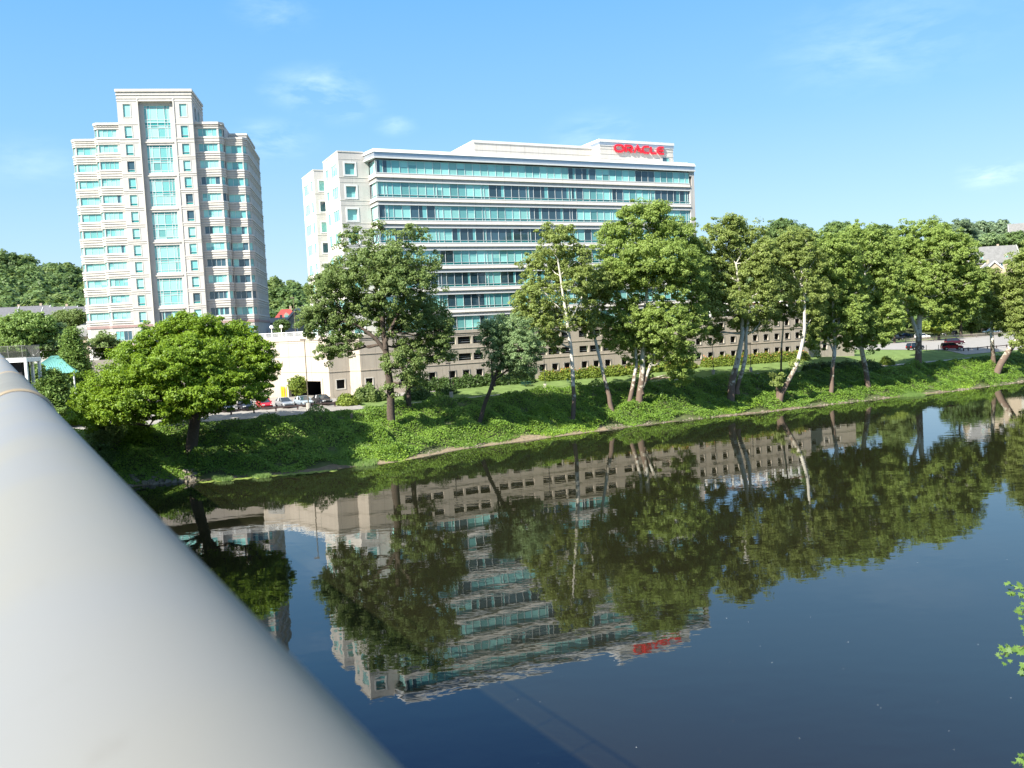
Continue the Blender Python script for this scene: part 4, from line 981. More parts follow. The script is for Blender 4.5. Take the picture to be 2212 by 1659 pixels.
tree('thin sycamore whose patchy trunk leans left over the bank shrubs', (1321, 884),
     [[(1321, 884, 11), (1316, 855, 10), (1306, 820, 8), (1297, 780, 7), (1285, 730, 6), (1278, 680, 4)]],
     [(1282, 640, 34, 44), (1272, 700, 30, 30), (1305, 612, 30, 36), (1300, 700, 26, 24)], LEAF['syc'], WB, .26, 14, .9, sparse=[.9, .7, .8, .6])
tree('largest sycamore, several trunks from one foot, crown reaching the sixth office floor', (1380, 880),
     [[(1380, 880, 17), (1383, 845, 15), (1388, 800, 12), (1390, 740, 10), (1395, 660, 8), (1400, 580, 5), (1405, 510, 3)], [(1352, 905, 10), (1360, 868, 10), (1368, 830, 9), (1375, 790, 7), (1372, 720, 5)], [(1386, 840, 9), (1398, 808, 8), (1412, 770, 6), (1430, 700, 5)]],
     [(1395, 475, 52, 36), (1450, 515, 52, 45), (1335, 530, 52, 45), (1420, 570, 85, 52), (1345, 615, 62, 52), (1465, 615, 55, 60), (1370, 700, 60, 46), (1440, 710, 65, 52), (1400, 765, 48, 38), (1465, 775, 34, 38), (1340, 735, 34, 30), (1425, 455, 24, 18), (1490, 545, 26, 34), (1470, 815, 22, 20), (1502, 610, 26, 46), (1500, 690, 28, 36)], LEAF['syc2'], WB, .27, 13, 1.05)
tree('sycamore with a dark leaning foot and pale double trunk', (1578, 868),
     [[(1578, 868, 17), (1580, 835, 16), (1588, 800, 13), (1596, 765, 11), (1604, 720, 9), (1600, 650, 7), (1590, 570, 4)], [(1592, 840, 9), (1604, 800, 9), (1611, 765, 8), (1612, 720, 6), (1625, 640, 4)]],
     [(1560, 515, 42, 38), (1612, 535, 48, 46), (1548, 590, 44, 48), (1620, 605, 52, 48), (1575, 665, 52, 36), (1612, 700, 32, 22), (1535, 660, 26, 40), (1585, 480, 22, 14), (1540, 720, 24, 20), (1522, 580, 26, 48), (1652, 560, 30, 40), (1655, 630, 28, 44), (1650, 690, 30, 24)], LEAF['syc'], WB, .27, 13, 1.05)
tree('sycamore leaning hard to the right from a V shaped foot at the water', (1683, 872),
     [[(1683, 872, 15), (1688, 850, 13), (1703, 822, 10), (1718, 795, 9), (1729, 760, 8), (1738, 710, 7), (1738, 640, 5)], [(1682, 868, 12), (1681, 845, 9), (1679, 835, 6)]],
     [(1692, 555, 36, 42), (1735, 570, 40, 38), (1745, 635, 42, 42), (1752, 695, 32, 32), (1678, 822, 14, 20), (1720, 790, 13, 12), (1720, 520, 34, 26)], LEAF['syc'], WB, .26, 13, .95, sparse=[1, 1, .9, .8, .7, .5, .9])
tree('thin straight tree on the lawn between two leaning sycamores', (1687, 806),
     [[(1687, 806, 4), (1688, 770, 4), (1691, 720, 3.5), (1694, 670, 3), (1690, 600, 2)]],
     [(1680, 630, 38, 36), (1700, 590, 38, 40), (1690, 680, 30, 20), (1672, 560, 24, 30)], LEAF['ash'], WB, .28, 12, 1.0)
tree('sycamore with a slim mottled trunk forking low before the dark hedge', (1795, 852),
     [[(1795, 852, 10), (1797, 820, 9), (1800, 780, 8), (1803, 748, 7), (1800, 690, 6), (1798, 620, 4)], [(1801, 760, 5), (1790, 735, 4), (1780, 700, 3)]],
     [(1805, 552, 50, 46), (1782, 625, 48, 48), (1825, 640, 40, 48), (1815, 700, 46, 36), (1778, 705, 30, 30), (1770, 570, 26, 34), (1835, 590, 24, 36), (1845, 680, 26, 40), (1760, 740, 24, 22)], LEAF['syc2'], WB, .28, 12, 1.05)
tree('leafy sycamore on a dark slanting trunk beside the dark hedge', (1877, 842),
     [[(1877, 842, 12), (1872, 810, 11), (1864, 770, 10), (1858, 735, 9), (1862, 680, 7), (1868, 600, 5)]],
     [(1858, 530, 50, 42), (1895, 555, 44, 46), (1880, 615, 54, 50), (1905, 672, 38, 42), (1858, 700, 46, 42), (1890, 735, 34, 26), (1845, 630, 30, 40), (1925, 600, 28, 44), (1830, 740, 26, 20), (1925, 688, 24, 28)], LEAF['syc2'], WB, .28, 12, 1.05)
tree('tall spreading sycamore with a white limb forking left, before the right car park', (1983, 793),
     [[(1983, 793, 15), (1984, 760, 13), (1985, 725, 12), (1986, 690, 11), (1990, 640, 8), (1995, 570, 5)], [(1984, 728, 9), (1970, 690, 8), (1955, 655, 7), (1940, 625, 6), (1930, 590, 4)]],
     [(1990, 515, 62, 34), (1950, 560, 52, 44), (2045, 550, 58, 46), (1998, 610, 70, 42), (2058, 630, 46, 48), (1955, 640, 36, 36), (2075, 585, 34, 40), (2045, 680, 40, 24), (1925, 600, 26, 36), (2005, 665, 36, 22), (2100, 620, 30, 44), (1930, 680, 24, 30)], LEAF['syc2'], WB, .3, 11, 1.15)
tree('straight pale trunk on the bank edge under the rightmost crown', (2146, 796),
     [[(2147, 796, 11), (2145, 765, 9), (2143, 735, 8), (2142, 700, 7), (2145, 640, 5)]],
     [(2150, 628, 42, 34), (2120, 660, 36, 34), (2165, 668, 36, 26), (2128, 602, 26, 22)], LEAF['syc'], WB, .3, 11, 1.1)
tree('dark trunk leaning right out over the water near the picture edge', (2153, 808),
     [[(2152, 808, 15), (2162, 785, 14), (2178, 760, 13), (2195, 735, 11), (2215, 705, 8), (2230, 660, 6)]],
     [(2206, 582, 28, 34), (2205, 640, 46, 46), (2185, 700, 42, 26), (2235, 590, 44, 56), (2235, 690, 40, 40), (2215, 735, 30, 18), (2250, 540, 30, 30)], LEAF['syc'], WB, .3, 11, 1.1)
# smaller trees and shrubs at the left
G_L = 'trees behind the maple at the left'
def conifer(label, base, apex, half, layers, Y, leaf, seed):
    Bp = np.array(dep(*base, Y)); Bp[2] = float(height(np.array([Bp[0]]), np.array([Bp[1]]))[0])
    top = np.array(dep(*apex, Y)); Hh = top[2] - Bp[2]; root = empty('pine_tree', tuple(Bp), 0, label, 'tree', G_L); rs = half * Y / FPX
    tk = MB(); tk.tube([(0, 0, -.5), (0, 0, Hh * .5), (0, 0, Hh * .97)], [.32, .2, .04], 8)
    C, Nn = [], []
    for i in range(layers):
        t = (i + .5) / layers; z = Hh * (.12 + .88 * t); R = rs * (1 - t) ** .75 * rng.uniform(.8, 1.1) + .4; nb = int(11 + 8 * (1 - t))
        for j in range(nb):
            a = rng.uniform(0, 6.28); L = R * rng.uniform(.65, 1.1); d = np.array([math.cos(a), math.sin(a), 0])
            tk.tube([(0, 0, z), tuple(d * L * .5 + [0, 0, z + .1]), tuple(d * L + [0, 0, z - .12 * L])], [.06, .04, .015], 5)
            n = int(75 * L); s = rng.uniform(.2, 1, n) ** .7
            w = rng.normal(0, .42, (n, 3)) * (.4 + s[:, None] * .9) * np.array([1, 1, .6])
            P = d * (L * s)[:, None] + w; P[:, 2] += z + .1 * np.sin(s * 3) - .12 * L * s ** 2
            C.append(P); Nn.append(np.tile([0, 0, 1.0], (n, 1)) + rng.normal(0, .5, (n, 3)) + d * .3)
    tk.build('trunk', BK_, root); C = np.concatenate(C); Nn = np.concatenate(Nn)
    arr_mesh('crown', leaf_quads(C, Nn, .24 * rng.uniform(.6, 1.3, len(C)), .4), 4, leaf, root)
FE = lambda lab, cx, cy, rx, ry, Y: blob_tree(lab, cx, cy, rx, ry, Y, LEAF['pine'], 9, .3, 10, .9, name='pine_tree')
conifer('tapering feathery pine in front of the tan flat-roofed house', (165, 830), (163, 709), 42, 20, 138, LEAF['pine'], 2)
conifer('dark low pine behind the bridge rail and the teal roof', (120, 900), (122, 800), 60, 14, 121, LEAF['pine'], 3)
def blob_tree(label, cx, cy, rx, ry, Y, leaf, n=4, size=.35, per=7, clump=1.2, group=G_L, name='leafy_tree'):
    g = dep(cx, cy + ry, Y); z = float(height(np.array([g[0]]), np.array([g[1]]))[0]); z = min(z, g[2] - .4)
    lobes = [(cx, cy, rx * .72, ry * .8, 0)] + [(cx + rx * .5 * math.cos(a), cy + ry * .42 * math.sin(a), rx * .5, ry * .5) for a in rng.uniform(0, 6.28, n)]
    wp = max(2.2, rx * .12)
    pb = (g[0], Y, z); s = FPX / Y
    v = np.array(pb) - EYE; w = v @ CF; bx, by = 1106 + FPX * (v @ CR) / w, 829.5 - FPX * (v @ CU) / w
    return tree(label, pb, [[(bx, by, wp * 1.3), ((bx + cx) / 2, (by + cy) / 2 + ry * .2, wp), (cx, cy, wp * .5)]], lobes, leaf, BK_, size, per, clump, group=group, name=name, limb_r=.05)
FE('large feathery pine at the picture edge above the bridge landing', 58, 728, 72, 56, 146)
FE('feathery pine behind the landing rail at the picture edge', 8, 745, 44, 60, 150)
FE('low feathery pine between the landing post and the teal roof', 76, 822, 20, 40, 128)
blob_tree('rounded green tree between the tower foot and the utility pole', 222, 752, 38, 34, 150, LEAF['ash'])
blob_tree('light green tree beside the tapering pine', 122, 735, 34, 40, 146, LEAF['grey'])
blob_tree('bushy shrub on the shaded bank under the maple', 297, 935, 38, 32, 113, LEAF['maple'], 5, .2, 14, .6, None, 'bank_shrub')
blob_tree('dark shrub beside the bridge rail left of the bushy shrub', 225, 935, 42, 32, 110, LEAF['ash'], 5, .22, 12, .7, None, 'bank_shrub')
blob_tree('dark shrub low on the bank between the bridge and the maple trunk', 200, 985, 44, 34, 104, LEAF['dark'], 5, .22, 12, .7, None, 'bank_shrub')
blob_tree('dark leafy tree in front of the row of gabled houses', 150, 690, 42, 24, 235, LEAF['ash'], 5)
blob_tree('small dark ornamental tree on the plaza beside the tower corner', 607, 707, 19, 20, 190, LEAF['dark'], 4, .28, 12, .7, None, 'plaza_tree')
blob_tree('small round tree in front of the garage entrance', 643, 834, 20, 22, 140, LEAF['hedge'], 6, .2, 16, .6, None, 'ornamental_tree')
# trees beyond the right car park
G_R = 'trees beyond the right car park'
for lab, cx, cy, rx, ry, Y, lf in (
    ('pale yellow-green young tree at the left end of the right car park', 1932, 694, 36, 27, 262, 'hedge'),
    ('pale young tree just right of the white limbed sycamore', 2028, 701, 42, 21, 268, 'hedge'),
    ('dark leafy tree at the far right end of the car park fence', 2098, 684, 38, 36, 290, 'ash'),
    ('tall dark rounded tree above the treeline right of the office', 1695, 508, 46, 36, 330, 'far'),
    ('dark rounded treetop showing over the middle of the treeline', 1815, 500, 34, 24, 360, 'far'),
    ('green treetop behind the double-trunk sycamore', 1755, 540, 50, 44, 310, 'far'),
    ('broad treetop behind the spreading sycamore', 1900, 520, 48, 34, 340, 'far'),
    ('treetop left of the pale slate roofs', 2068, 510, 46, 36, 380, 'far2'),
    ('shadowed tree filling the gap under the spreading sycamore', 2075, 655, 48, 44, 285, 'dark'),
    ('tree filling the gap behind the slim mottled trunk', 1820, 640, 70, 60, 300, 'ash'),
    ('tree standing behind the thin straight lawn tree', 1660, 560, 50, 44, 320, 'far'),
    ('tree behind the slanting trunk beside the dark hedge', 1930, 630, 50, 60, 295, 'ash'),
    ('leafy tree below the pale slate roofs at the edge', 2130, 628, 46, 36, 320, 'ash'),
    ('dark green tree below the pale roofed house at the edge', 2195, 522, 40, 22, 470, 'far'),
    ('light green hillside tree just above the pale slate roofs', 2140, 520, 40, 16, 470, 'grey')):
    blob_tree(lab, cx, cy, rx, ry, Y, LEAF[lf], 5, .5 if Y < 400 else .7, 4.5 if Y < 400 else 2.6, 1.7, G_R)
# distant woods: one leafy mass per hillside
def woods(name, spots, leaf, size, k, rad):
    C, Nn = [], []
    for (c, r) in spots:
        ncl = 22; d = rng.normal(size=(ncl, 3)); d /= np.linalg.norm(d, axis=1, keepdims=True); d[:, 2] = np.abs(d[:, 2]) * .95 - .15
        cc = c + d * r * rng.uniform(.75, 1.05, (ncl, 1))
        e = rng.normal(size=(ncl, k, 3)); e /= np.linalg.norm(e, axis=2, keepdims=True)
        P = cc[:, None] + e * rng.uniform(.3, 1, (ncl, k, 1)) ** .5 * rad * rng.uniform(.6, 1.3, (ncl, 1, 1)) * np.array([1, 1, .7])
        C.append(P.reshape(-1, 3)); Nn.append((.6 * e + .5 * d[:, None] + np.array([0, 0, .5]) + rng.normal(0, .35, e.shape)).reshape(-1, 3))
    C = np.concatenate(C); o = arr_mesh(name, leaf_quads(C, np.concatenate(Nn), size * rng.uniform(.6, 1.3, len(C))), 4, leaf); tag(o, kind='stuff')
def hill_spots(n, pxr, Yr, cond=None):
    out = []
    while len(out) < n:
        Yv = rng.uniform(*Yr); px = rng.uniform(*pxr); x = (px - 1106) / FPX * Yv
        z = float(height(np.array([x]), np.array([Yv]))[0])
        if cond and not cond(x, Yv): continue
        s = rng.uniform(.6, 1.35); out.append((np.array([x, Yv, z + 5.0 * s]), np.array([5.2, 5.2, 6.5]) * s))
    return out
for n_, lf_ in ((190, 'far'), (120, 'ash'), (110, 'dark')):
    woods('far_woods', hill_spots(n_, (-220, 320), (300, 560)), LEAF[lf_], .95, 26, 2.4)
    woods('far_woods', hill_spots(int(n_ * .36), (480, 1000), (330, 560)), LEAF[lf_], .95, 26, 2.4)
    woods('far_woods', hill_spots(n_, (1450, 2350), (310, 560)), LEAF['grey' if lf_ == 'dark' else lf_], 1.0, 26, 2.4)
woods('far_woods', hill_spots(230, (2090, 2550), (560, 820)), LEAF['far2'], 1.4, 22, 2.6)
# hedges and shrubs: each planting is one thing
def hedge(label, pts, w, h, leaf, n, name='hedge', group=None, size=.17, flowers=None, z=None):
    pts = np.array(pts, float); seg = np.linalg.norm(np.diff(pts, axis=0), axis=1); cum = np.r_[0, np.cumsum(seg)]
    s = rng.uniform(0, cum[-1], n); X_ = np.interp(s, cum, pts[:, 0]); Y_ = np.interp(s, cum, pts[:, 1])
    dirx = np.gradient(X_); a = rng.uniform(0, math.pi, n); rr = rng.uniform(.55, 1, n) ** .5
    lump = .78 + .22 * np.sin(s * 2.1) * np.sin(s * .9 + 1)
    d = (pts[-1] - pts[0]) / np.linalg.norm(pts[-1] - pts[0]); nn = np.array([-d[1], d[0]])
    ov = np.cos(a) * rr * w / 2 * lump; zz = np.sin(a) * rr * h * lump
    end = np.minimum(np.minimum(s, cum[-1] - s) / (w * .5), 1); zz *= np.sqrt(np.clip(end, .05, 1)); ov *= np.sqrt(np.clip(end, .1, 1))
    Px, Py = X_ + nn[0] * ov, Y_ + nn[1] * ov
    g = height(Px, Py, False); C = np.stack([Px, Py, g + .08 + zz], 1) + rng.normal(0, .15, (n, 3))
    c0 = np.array([pts[:, 0].mean(), pts[:, 1].mean(), float(g.mean())])
    Nn = np.stack([nn[0] * np.cos(a), nn[1] * np.cos(a), np.sin(a)], 1) + rng.normal(0, .5, (n, 3))
    root = empty(name, tuple(c0), 0, label, 'hedge' if 'hedge' in name else 'shrub', group)
    arr_mesh('foliage', leaf_quads(C - c0, Nn, size * rng.uniform(.6, 1.3, n)), 4, leaf, root)
    st = MB()
    for k in range(max(3, int(cum[-1] / 1.2))):
        t = (k + .5) / max(3, int(cum[-1] / 1.2)) * cum[-1]; x, y = np.interp(t, cum, pts[:, 0]), np.interp(t, cum, pts[:, 1]); gz = float(height(np.array([x]), np.array([y]))[0])
        for _ in range(3): st.tube([(x - c0[0], y - c0[1], gz - .1 - c0[2]), (x - c0[0] + rng.normal(0, w * .18), y - c0[1] + rng.normal(0, w * .18), gz + h * .75 - c0[2])], [.035, .015], 5)
    st.build('stems', BK_, root)
    if flowers is not None:
        m_ = int(n * .035); idx = rng.choice(np.where(zz > h * .55)[0], m_)
        arr_mesh('blossoms', leaf_quads(C[idx] - c0 + np.array([0, 0, .1]), Nn[idx], .13 * rng.uniform(.6, 1.2, m_), .9), 4, flowers, root)
    return root
def st_(s, t): return (-21.5 + .898 * s - .439 * t, 148.9 + .439 * s + .898 * t)
FLOW = plain('orange_blossom', (0.45, 0.14, 0.05), .7)
hedge('long flowering hedge against the garage wall, orange-tipped and sunlit', [st_(28, -3.6), st_(64, -3.6)], 2.6, 2.0, LEAF['hedge'], 15000, flowers=FLOW)
hedge('orange-tipped hedge below the single square garage openings', [st_(65.5, -3.4), st_(95, -3.2)], 2.6, 2.1, LEAF['hedge'], 12000, flowers=FLOW)
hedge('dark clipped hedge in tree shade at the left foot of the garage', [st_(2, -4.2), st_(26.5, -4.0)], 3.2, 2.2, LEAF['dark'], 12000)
P1, P2 = at(1735, 792, 6.2), at(1905, 782, 5.9)
hedge('low dark green hedge beside the path before the right car park', [P1[:2], P2[:2]], 4.2, 2.1, LEAF['dark'], 9000)
P1 = hit(1918, 789)
hedge('round yellow-green bush at the right end of the low dark hedge', [P1[:2] + [-1.4, 0], P1[:2] + [1.4, .4]], 3.4, 2.4, LEAF['hedge'], 2200, 'round_bush')
for lab, px, py, w, h, lf in (('sunlit green bush beside the black parked sedan', 752, 876, 4.8, 2.2, 'hedge'), ('big dark glossy bush left of the dense tree trunk', 800, 866, 7.5, 3.6, 'ash'), ('dark bush behind the dense tree trunk', 905, 862, 6.5, 2.8, 'dark'), ('green bush right of the dense tree beside the path', 965, 850, 4.5, 2.4, 'dark'), ('green shrub between the bushes and the garage corner', 768, 852, 4.6, 2.9, 'ash')):
    P1 = hit(px, py); hedge(lab, [P1[:2] + [-w * .32, -w * .12], P1[:2] + [w * .32, w * .15]], w * .8, h, LEAF[lf], int(900 * w), 'bank_bush', size=.19)
# ------------------------------------------------------------------ the footbridge the picture is taken from
HB = R_(-30.8); bd = np.array([math.sin(HB), math.cos(HB), 0.0]); bn = np.array([math.cos(HB), -math.sin(HB), 0.0])   # along, to the river side
rr_ = ray(857, 1648); rp_ = rr_ - (rr_ @ bd) * bd; w_ = rp_ / np.linalg.norm(rp_)
l_ = np.cross(bd, w_); l_ = l_ if l_[0] < 0 else -l_
PR = 0.052; AX = EYE + w_ * 0.112 + l_ * PR
BRG = empty('footbridge', (float(AX[0]), float(AX[1]), 0), 0, 'road and foot bridge with a thick pale pipe handrail close in front of the camera', 'bridge')
loc = lambda s, n=0.0, z=None: np.array([bd[0]*s + bn[0]*n, bd[1]*s + bn[1]*n, (AX[2] if z is None else z)])
hb = MB(); hb.tube([loc(s) for s in (-6, -2, -.8, -.3, 0, .3, .8, 1.6, 3, 8, 30, 70, 124)], PR, 64)
hr = hb.build('handrail', M['galv_rail'], BRG)
for s_ in (1.62, 2.95, 7.5, 13.0, 19.0):
    c = MB(); k = .012 if s_ < 2 else .02
    c.tube([loc(s_ - k), loc(s_ - k * .6), loc(s_ + k * .6), loc(s_ + k)], [PR * 1.015, PR * 1.075, PR * 1.075, PR * 1.015], 64, cap=False); c.build('collar', M['ring'], hr)
sl_ = MB(); sl_.tube([loc(1.64), loc(2.93)], PR * 1.03, 64, cap=False); sl_.build('sleeve', M['sleeve'], hr)
dk = MB()
for i in range(13):
    a, b_ = -20 + i * 11.2, -20 + (i + 1) * 11.2
    q = [loc(a, -.15, 0), loc(b_, -.15, 0), loc(b_, -12.5, 0), loc(a, -12.5, 0)]
    dk.prism([(p[0], p[1]) for p in q][::-1], 15.7, 16.35)
dk.build('deck', M['deck_paving'], BRG)
gd_ = MB()
for n_ in (-.9, -4.5, -8, -11.6): gd_.bar(loc(-20, n_, 14.9), loc(125, n_, 14.9), .5, 1.6)
gd_.build('girder', M['steel'], BRG)
for i in range(46):
    s_ = -4.6 + i * 2.8; p = MB(); p.tube([loc(s_, 0, 16.0), loc(s_, 0, AX[2] - PR)], .03, 8); p.build('rail_post', M['galv'], BRG)
lr = MB()
for z in (16.55, 16.8, 17.05): lr.tube([loc(-6, 0, z), loc(124, 0, z)], .018, 6)
lr.build('lower_rail', M['galv'], BRG)
for s_ in (24, 66, 108):
    p = MB(); q = [loc(s_ - 1, -1.2, 0), loc(s_ + 1, -1.2, 0), loc(s_ + 1, -11.4, 0), loc(s_ - 1, -11.4, 0)]; p.prism([(v[0], v[1]) for v in q][::-1], -1.5, 14.1); p.build('pier', M['concrete'], BRG)
# landing with its own railing where the bridge meets the far bank
def mk(name, mb, m, parent): return mb.build(name, m, parent)
c0 = dep(34, 774, 118); LN = empty('bridge_landing', (float(c0[0]), float(c0[1]), 0), 0, 'white stair landing with grey picket railing at the far end of the bridge', 'landing')
lo = lambda px, py, Y=118: np.array(dep(px, py, Y)) - np.array([c0[0], c0[1], 0])
a, b_ = lo(-70, 778), lo(58, 773)
sb = MB(); sb.box(a[0], b_[0], -.2, 3.6, b_[2] - .55, b_[2]); mk('deck', sb, M['white_paint'], LN)
zt, z0_ = lo(58, 746)[2], b_[2]
ra = MB()
for z in (zt, z0_ + .12): ra.bar((a[0], -.1, z), (b_[0], -.1, z), .06, .06); ra.bar((b_[0] - .05, -.1, z), (b_[0] - .05, 3.5, z), .06, .06)
for x in np.arange(a[0], b_[0], .14): ra.bar((x, -.1, z0_), (x, -.1, zt), .022, .022)
for y in np.arange(0, 3.5, .14): ra.bar((b_[0] - .05, y, z0_), (b_[0] - .05, y, zt), .022, .022)
for x in np.arange(a[0], b_[0], 1.9): ra.bar((x, -.1, z0_), (x, -.1, zt + .05), .07, .07)
mk('railing', ra, M['galv'], LN)
for x, y in ((b_[0] - .2, 0), (b_[0] - .2, 3.3), (b_[0] - 1.2, 3.3), (a[0] + 1, 0), (a[0] + 1, 3.3)):
    p = MB(); p.box(x - .17, x + .17, y - .17, y + .17, 4, b_[2] - .55); mk('post', p, M['white_paint'], LN)
sh = MB(); sh.box(a[0] + .4, b_[0] - 1.4, 1.0, 3.0, 5, b_[2] - .6); mk('stair_core', sh, M['dark_in'], LN)

# ------------------------------------------------------------------ vehicles
PAINT = {}
def paint(name, col, metal=.2):
    if name not in PAINT:
        m, nt, b = mat(name); b.inputs['Base Color'].default_value = (*col, 1); b.inputs['Metallic'].default_value = metal; b.inputs['Roughness'].default_value = .28; b.inputs['Coat Weight'].default_value = .25; b.inputs['Coat Roughness'].default_value = .05
        PAINT[name] = m
    return PAINT[name]
DRED = paint('deep_red_paint', (.24, .01, .018))
RED, MAROON = paint('red_paint', (.5, .012, .02)), paint('maroon_paint', (.045, .005, .011))
BLACK, NAVY = paint('black_paint', (.012, .012, .015)), paint('navy_paint', (.012, .018, .035))
SILVER, PALEB = paint('silver_paint', (.42, .45, .47), .6), paint('pale_blue_paint', (.40, .48, .54), .5)
WHITE, TANP = paint('white_paint_car', (.75, .75, .74), 0), paint('tan_trim', (.45, .36, .24), .1)
PROTO = {}
def make_car(style):
    """a car standing at the origin with its nose towards +x"""
    D = {'sedan': dict(L=4.6, W=1.78, sec=[(-2.3, .52, .70, .78), (-2.22, .30, .92, .84), (-1.5, .24, 1.0, .88), (0, .22, .95, .89), (1.0, .23, .93, .88), (1.9, .28, .80, .84), (2.28, .36, .66, .74), (2.32, .42, .58, .70)], cab=[(-1.75, .98), (-1.0, 1.42), (.15, 1.44), (1.15, .95)], wz=.33, wx=(-1.38, 1.42)),
         'suv': dict(L=4.8, W=1.88, sec=[(-2.4, .55, .95, .84), (-2.36, .38, 1.08, .90), (-1.4, .32, 1.12, .93), (0, .30, 1.10, .94), (1.2, .31, 1.08, .93), (2.1, .36, 1.0, .88), (2.38, .44, .80, .80), (2.42, .5, .7, .78)], cab=[(-2.33, 1.08), (-2.12, 1.74), (.35, 1.77), (1.25, 1.08)], wz=.38, wx=(-1.42, 1.48)),
         'pickup': dict(L=5.7, W=1.95, sec=[(-2.85, .6, 1.0, .92), (-2.82, .5, 1.12, .95), (-.6, .42, 1.12, .96), (.9, .40, 1.12, .96), (1.5, .42, 1.10, .95), (2.6, .46, 1.04, .92), (2.85, .52, .9, .86), (2.88, .56, .8, .84)], cab=[(-.85, 1.12), (-.6, 1.8), (.75, 1.82), (1.5, 1.1)], wz=.40, wx=(-1.75, 1.75))}[style]
    root = empty('parked_car'); b = MB(); sec = D['sec']; v = []; k = 8
    for x, z0, z1, w in sec: v += [(x, -w * .92, z0), (x, -w, z0 + .18), (x, -w, z0 + (z1 - z0) * .62), (x, -w * .90, z1), (x, w * .90, z1), (x, w, z0 + (z1 - z0) * .62), (x, w, z0 + .18), (x, w * .92, z0)]
    f = [(i*k + j, i*k + (j+1) % k, (i+1)*k + (j+1) % k, (i+1)*k + j) for i in range(len(sec) - 1) for j in range(k)]
    b.add(v, f); b.add(v[:k], [tuple(range(k))]); b.add(v[-k:], [tuple(range(k - 1, -1, -1))])
    cab = D['cab']; W = D['W'] / 2; ci = W * .90; co_ = W * .72
    (x0, za), (x1, zb), (x2, zc), (x3, zd) = cab
    # roof and pillars in body colour
    rf = [(x1 - .04, -co_, zb), (x2 + .04, -co_, zc), (x2 + .04, co_, zc), (x1 - .04, co_, zb)]
    b.add(rf + [(p[0], p[1] * .94, p[2] + .05) for p in rf], [(4,5,6,7), (0,1,5,4), (1,2,6,5), (2,3,7,6), (3,0,4,7), (3,2,1,0)])
    for sgn in (-1, 1):
        for p, q in (((x0, sgn * ci, za), (x1, sgn * co_, zb)), ((x3, sgn * ci, zd), (x2, sgn * co_, zc)), (((x0+x3)/2 - .2, sgn * (ci + .005), za), ((x1+x2)/2 - .2, sgn * (co_ + .005), zb))): b.bar(p, q, .09, .07)
        b.box(.95 if style != 'pickup' else 1.05, 1.15, sgn * (W - .02) - .09, sgn * (W - .02) + .09, zd + .02, zd + .16)
    b.build('body', RED, root)
    g = MB(); ins = .02
    gv = [(x0, -ci, za - .03), (x0, ci, za - .03), (x3, ci, zd - .03), (x3, -ci, zd - .03), (x1, -co_, zb + .01), (x1, co_, zb + .01), (x2, co_, zc + .01), (x2, -co_, zc + .01)]
    g.add(gv, [(0,4,5,1), (2,6,7,3), (0,3,7,4), (1,5,6,2)]); g.build('window_glass', M['car_glass'], root)
    if style == 'pickup':
        bx = MB(); bx.box(-2.7, -.95, -.82, .82, 1.10, 1.13); bx.build('cargo_bed', M['black_metal'], root)
    r = D['wz']
    for x in D['wx']:
        for sgn in (-1, 1):
            w = MB(); y0, y1 = sgn * (W - .20), sgn * (W + .015)
            prof = [(r * .55, y1 - sgn * .03), (r * .62, y1), (r * .95, y1), (r, y1 - sgn * .03), (r, y0), (r * .5, y0)]
            n = 18
            vv = [(x + q * math.cos(2*math.pi*j/n), yy, r + q * math.sin(2*math.pi*j/n)) for q, yy in prof for j in range(n)]
            w.add(vv, [(i*n + j, i*n + (j+1) % n, (i+1)*n + (j+1) % n, (i+1)*n + j) for i in range(len(prof) - 1) for j in range(n)], 0, True)
            wo_ = w.build('wheel', M['tyre'], root)
            rm = MB(); yy = y1 - sgn * .025
            for j in range(5):
                t = 2 * math.pi * j / 5; rm.bar((x, yy, r), (x + r * .6 * math.cos(t), yy, r + r * .6 * math.sin(t)), .09, .03)
            rm.lathe([(0.001, 0), (.07, 0)], (x, yy, r)); vv = [(x + q * math.cos(2*math.pi*j/n), yy - sgn * .02, r + q * math.sin(2*math.pi*j/n)) for q in (r * .02, r * .6) for j in range(n)]
            rm.add(vv, [(j, (j+1) % n, n + (j+1) % n, n + j) for j in range(n)]); rm.build('rim', M['rim'], wo_)
    fx, fz = sec[-2][0], (sec[-3][1] + sec[-3][2]) / 2 + .10; bx_, bz = sec[1][0], sec[1][2] - .2
    for sgn in (-1, 1):
        h = MB(); y = sgn * W * .68; h.box(fx - .22, fx + .035, y - .2, y + .2, fz - .08, fz + .08); h.build('headlight', M['lamp_glass'], root)
        t = MB(); y = sgn * W * .74; t.box(bx_ - .05, bx_ + .12, y - .16, y + .16, bz - .12, bz + .12); t.build('taillight', M['red_lens'], root)
    bu = MB(); bu.box(sec[-1][0] - .1, sec[-1][0] + .03, -W * .72, W * .72, sec[-1][1] - .14, sec[-1][1] + .04); bu.build('front_bumper', M['black_metal'], root); bu = MB(); bu.box(sec[0][0] - .03, sec[0][0] + .1, -W * .72, W * .72, sec[0][1] - .16, sec[0][1] + .02); bu.build('rear_bumper', M['black_metal'], root)
    return root
def set_paint(root, m):
    for c in root.children:
        if c.name.startswith('body'):
            c.data = c.data.copy() if c.data.users > 1 else c.data; c.data.materials[0] = m
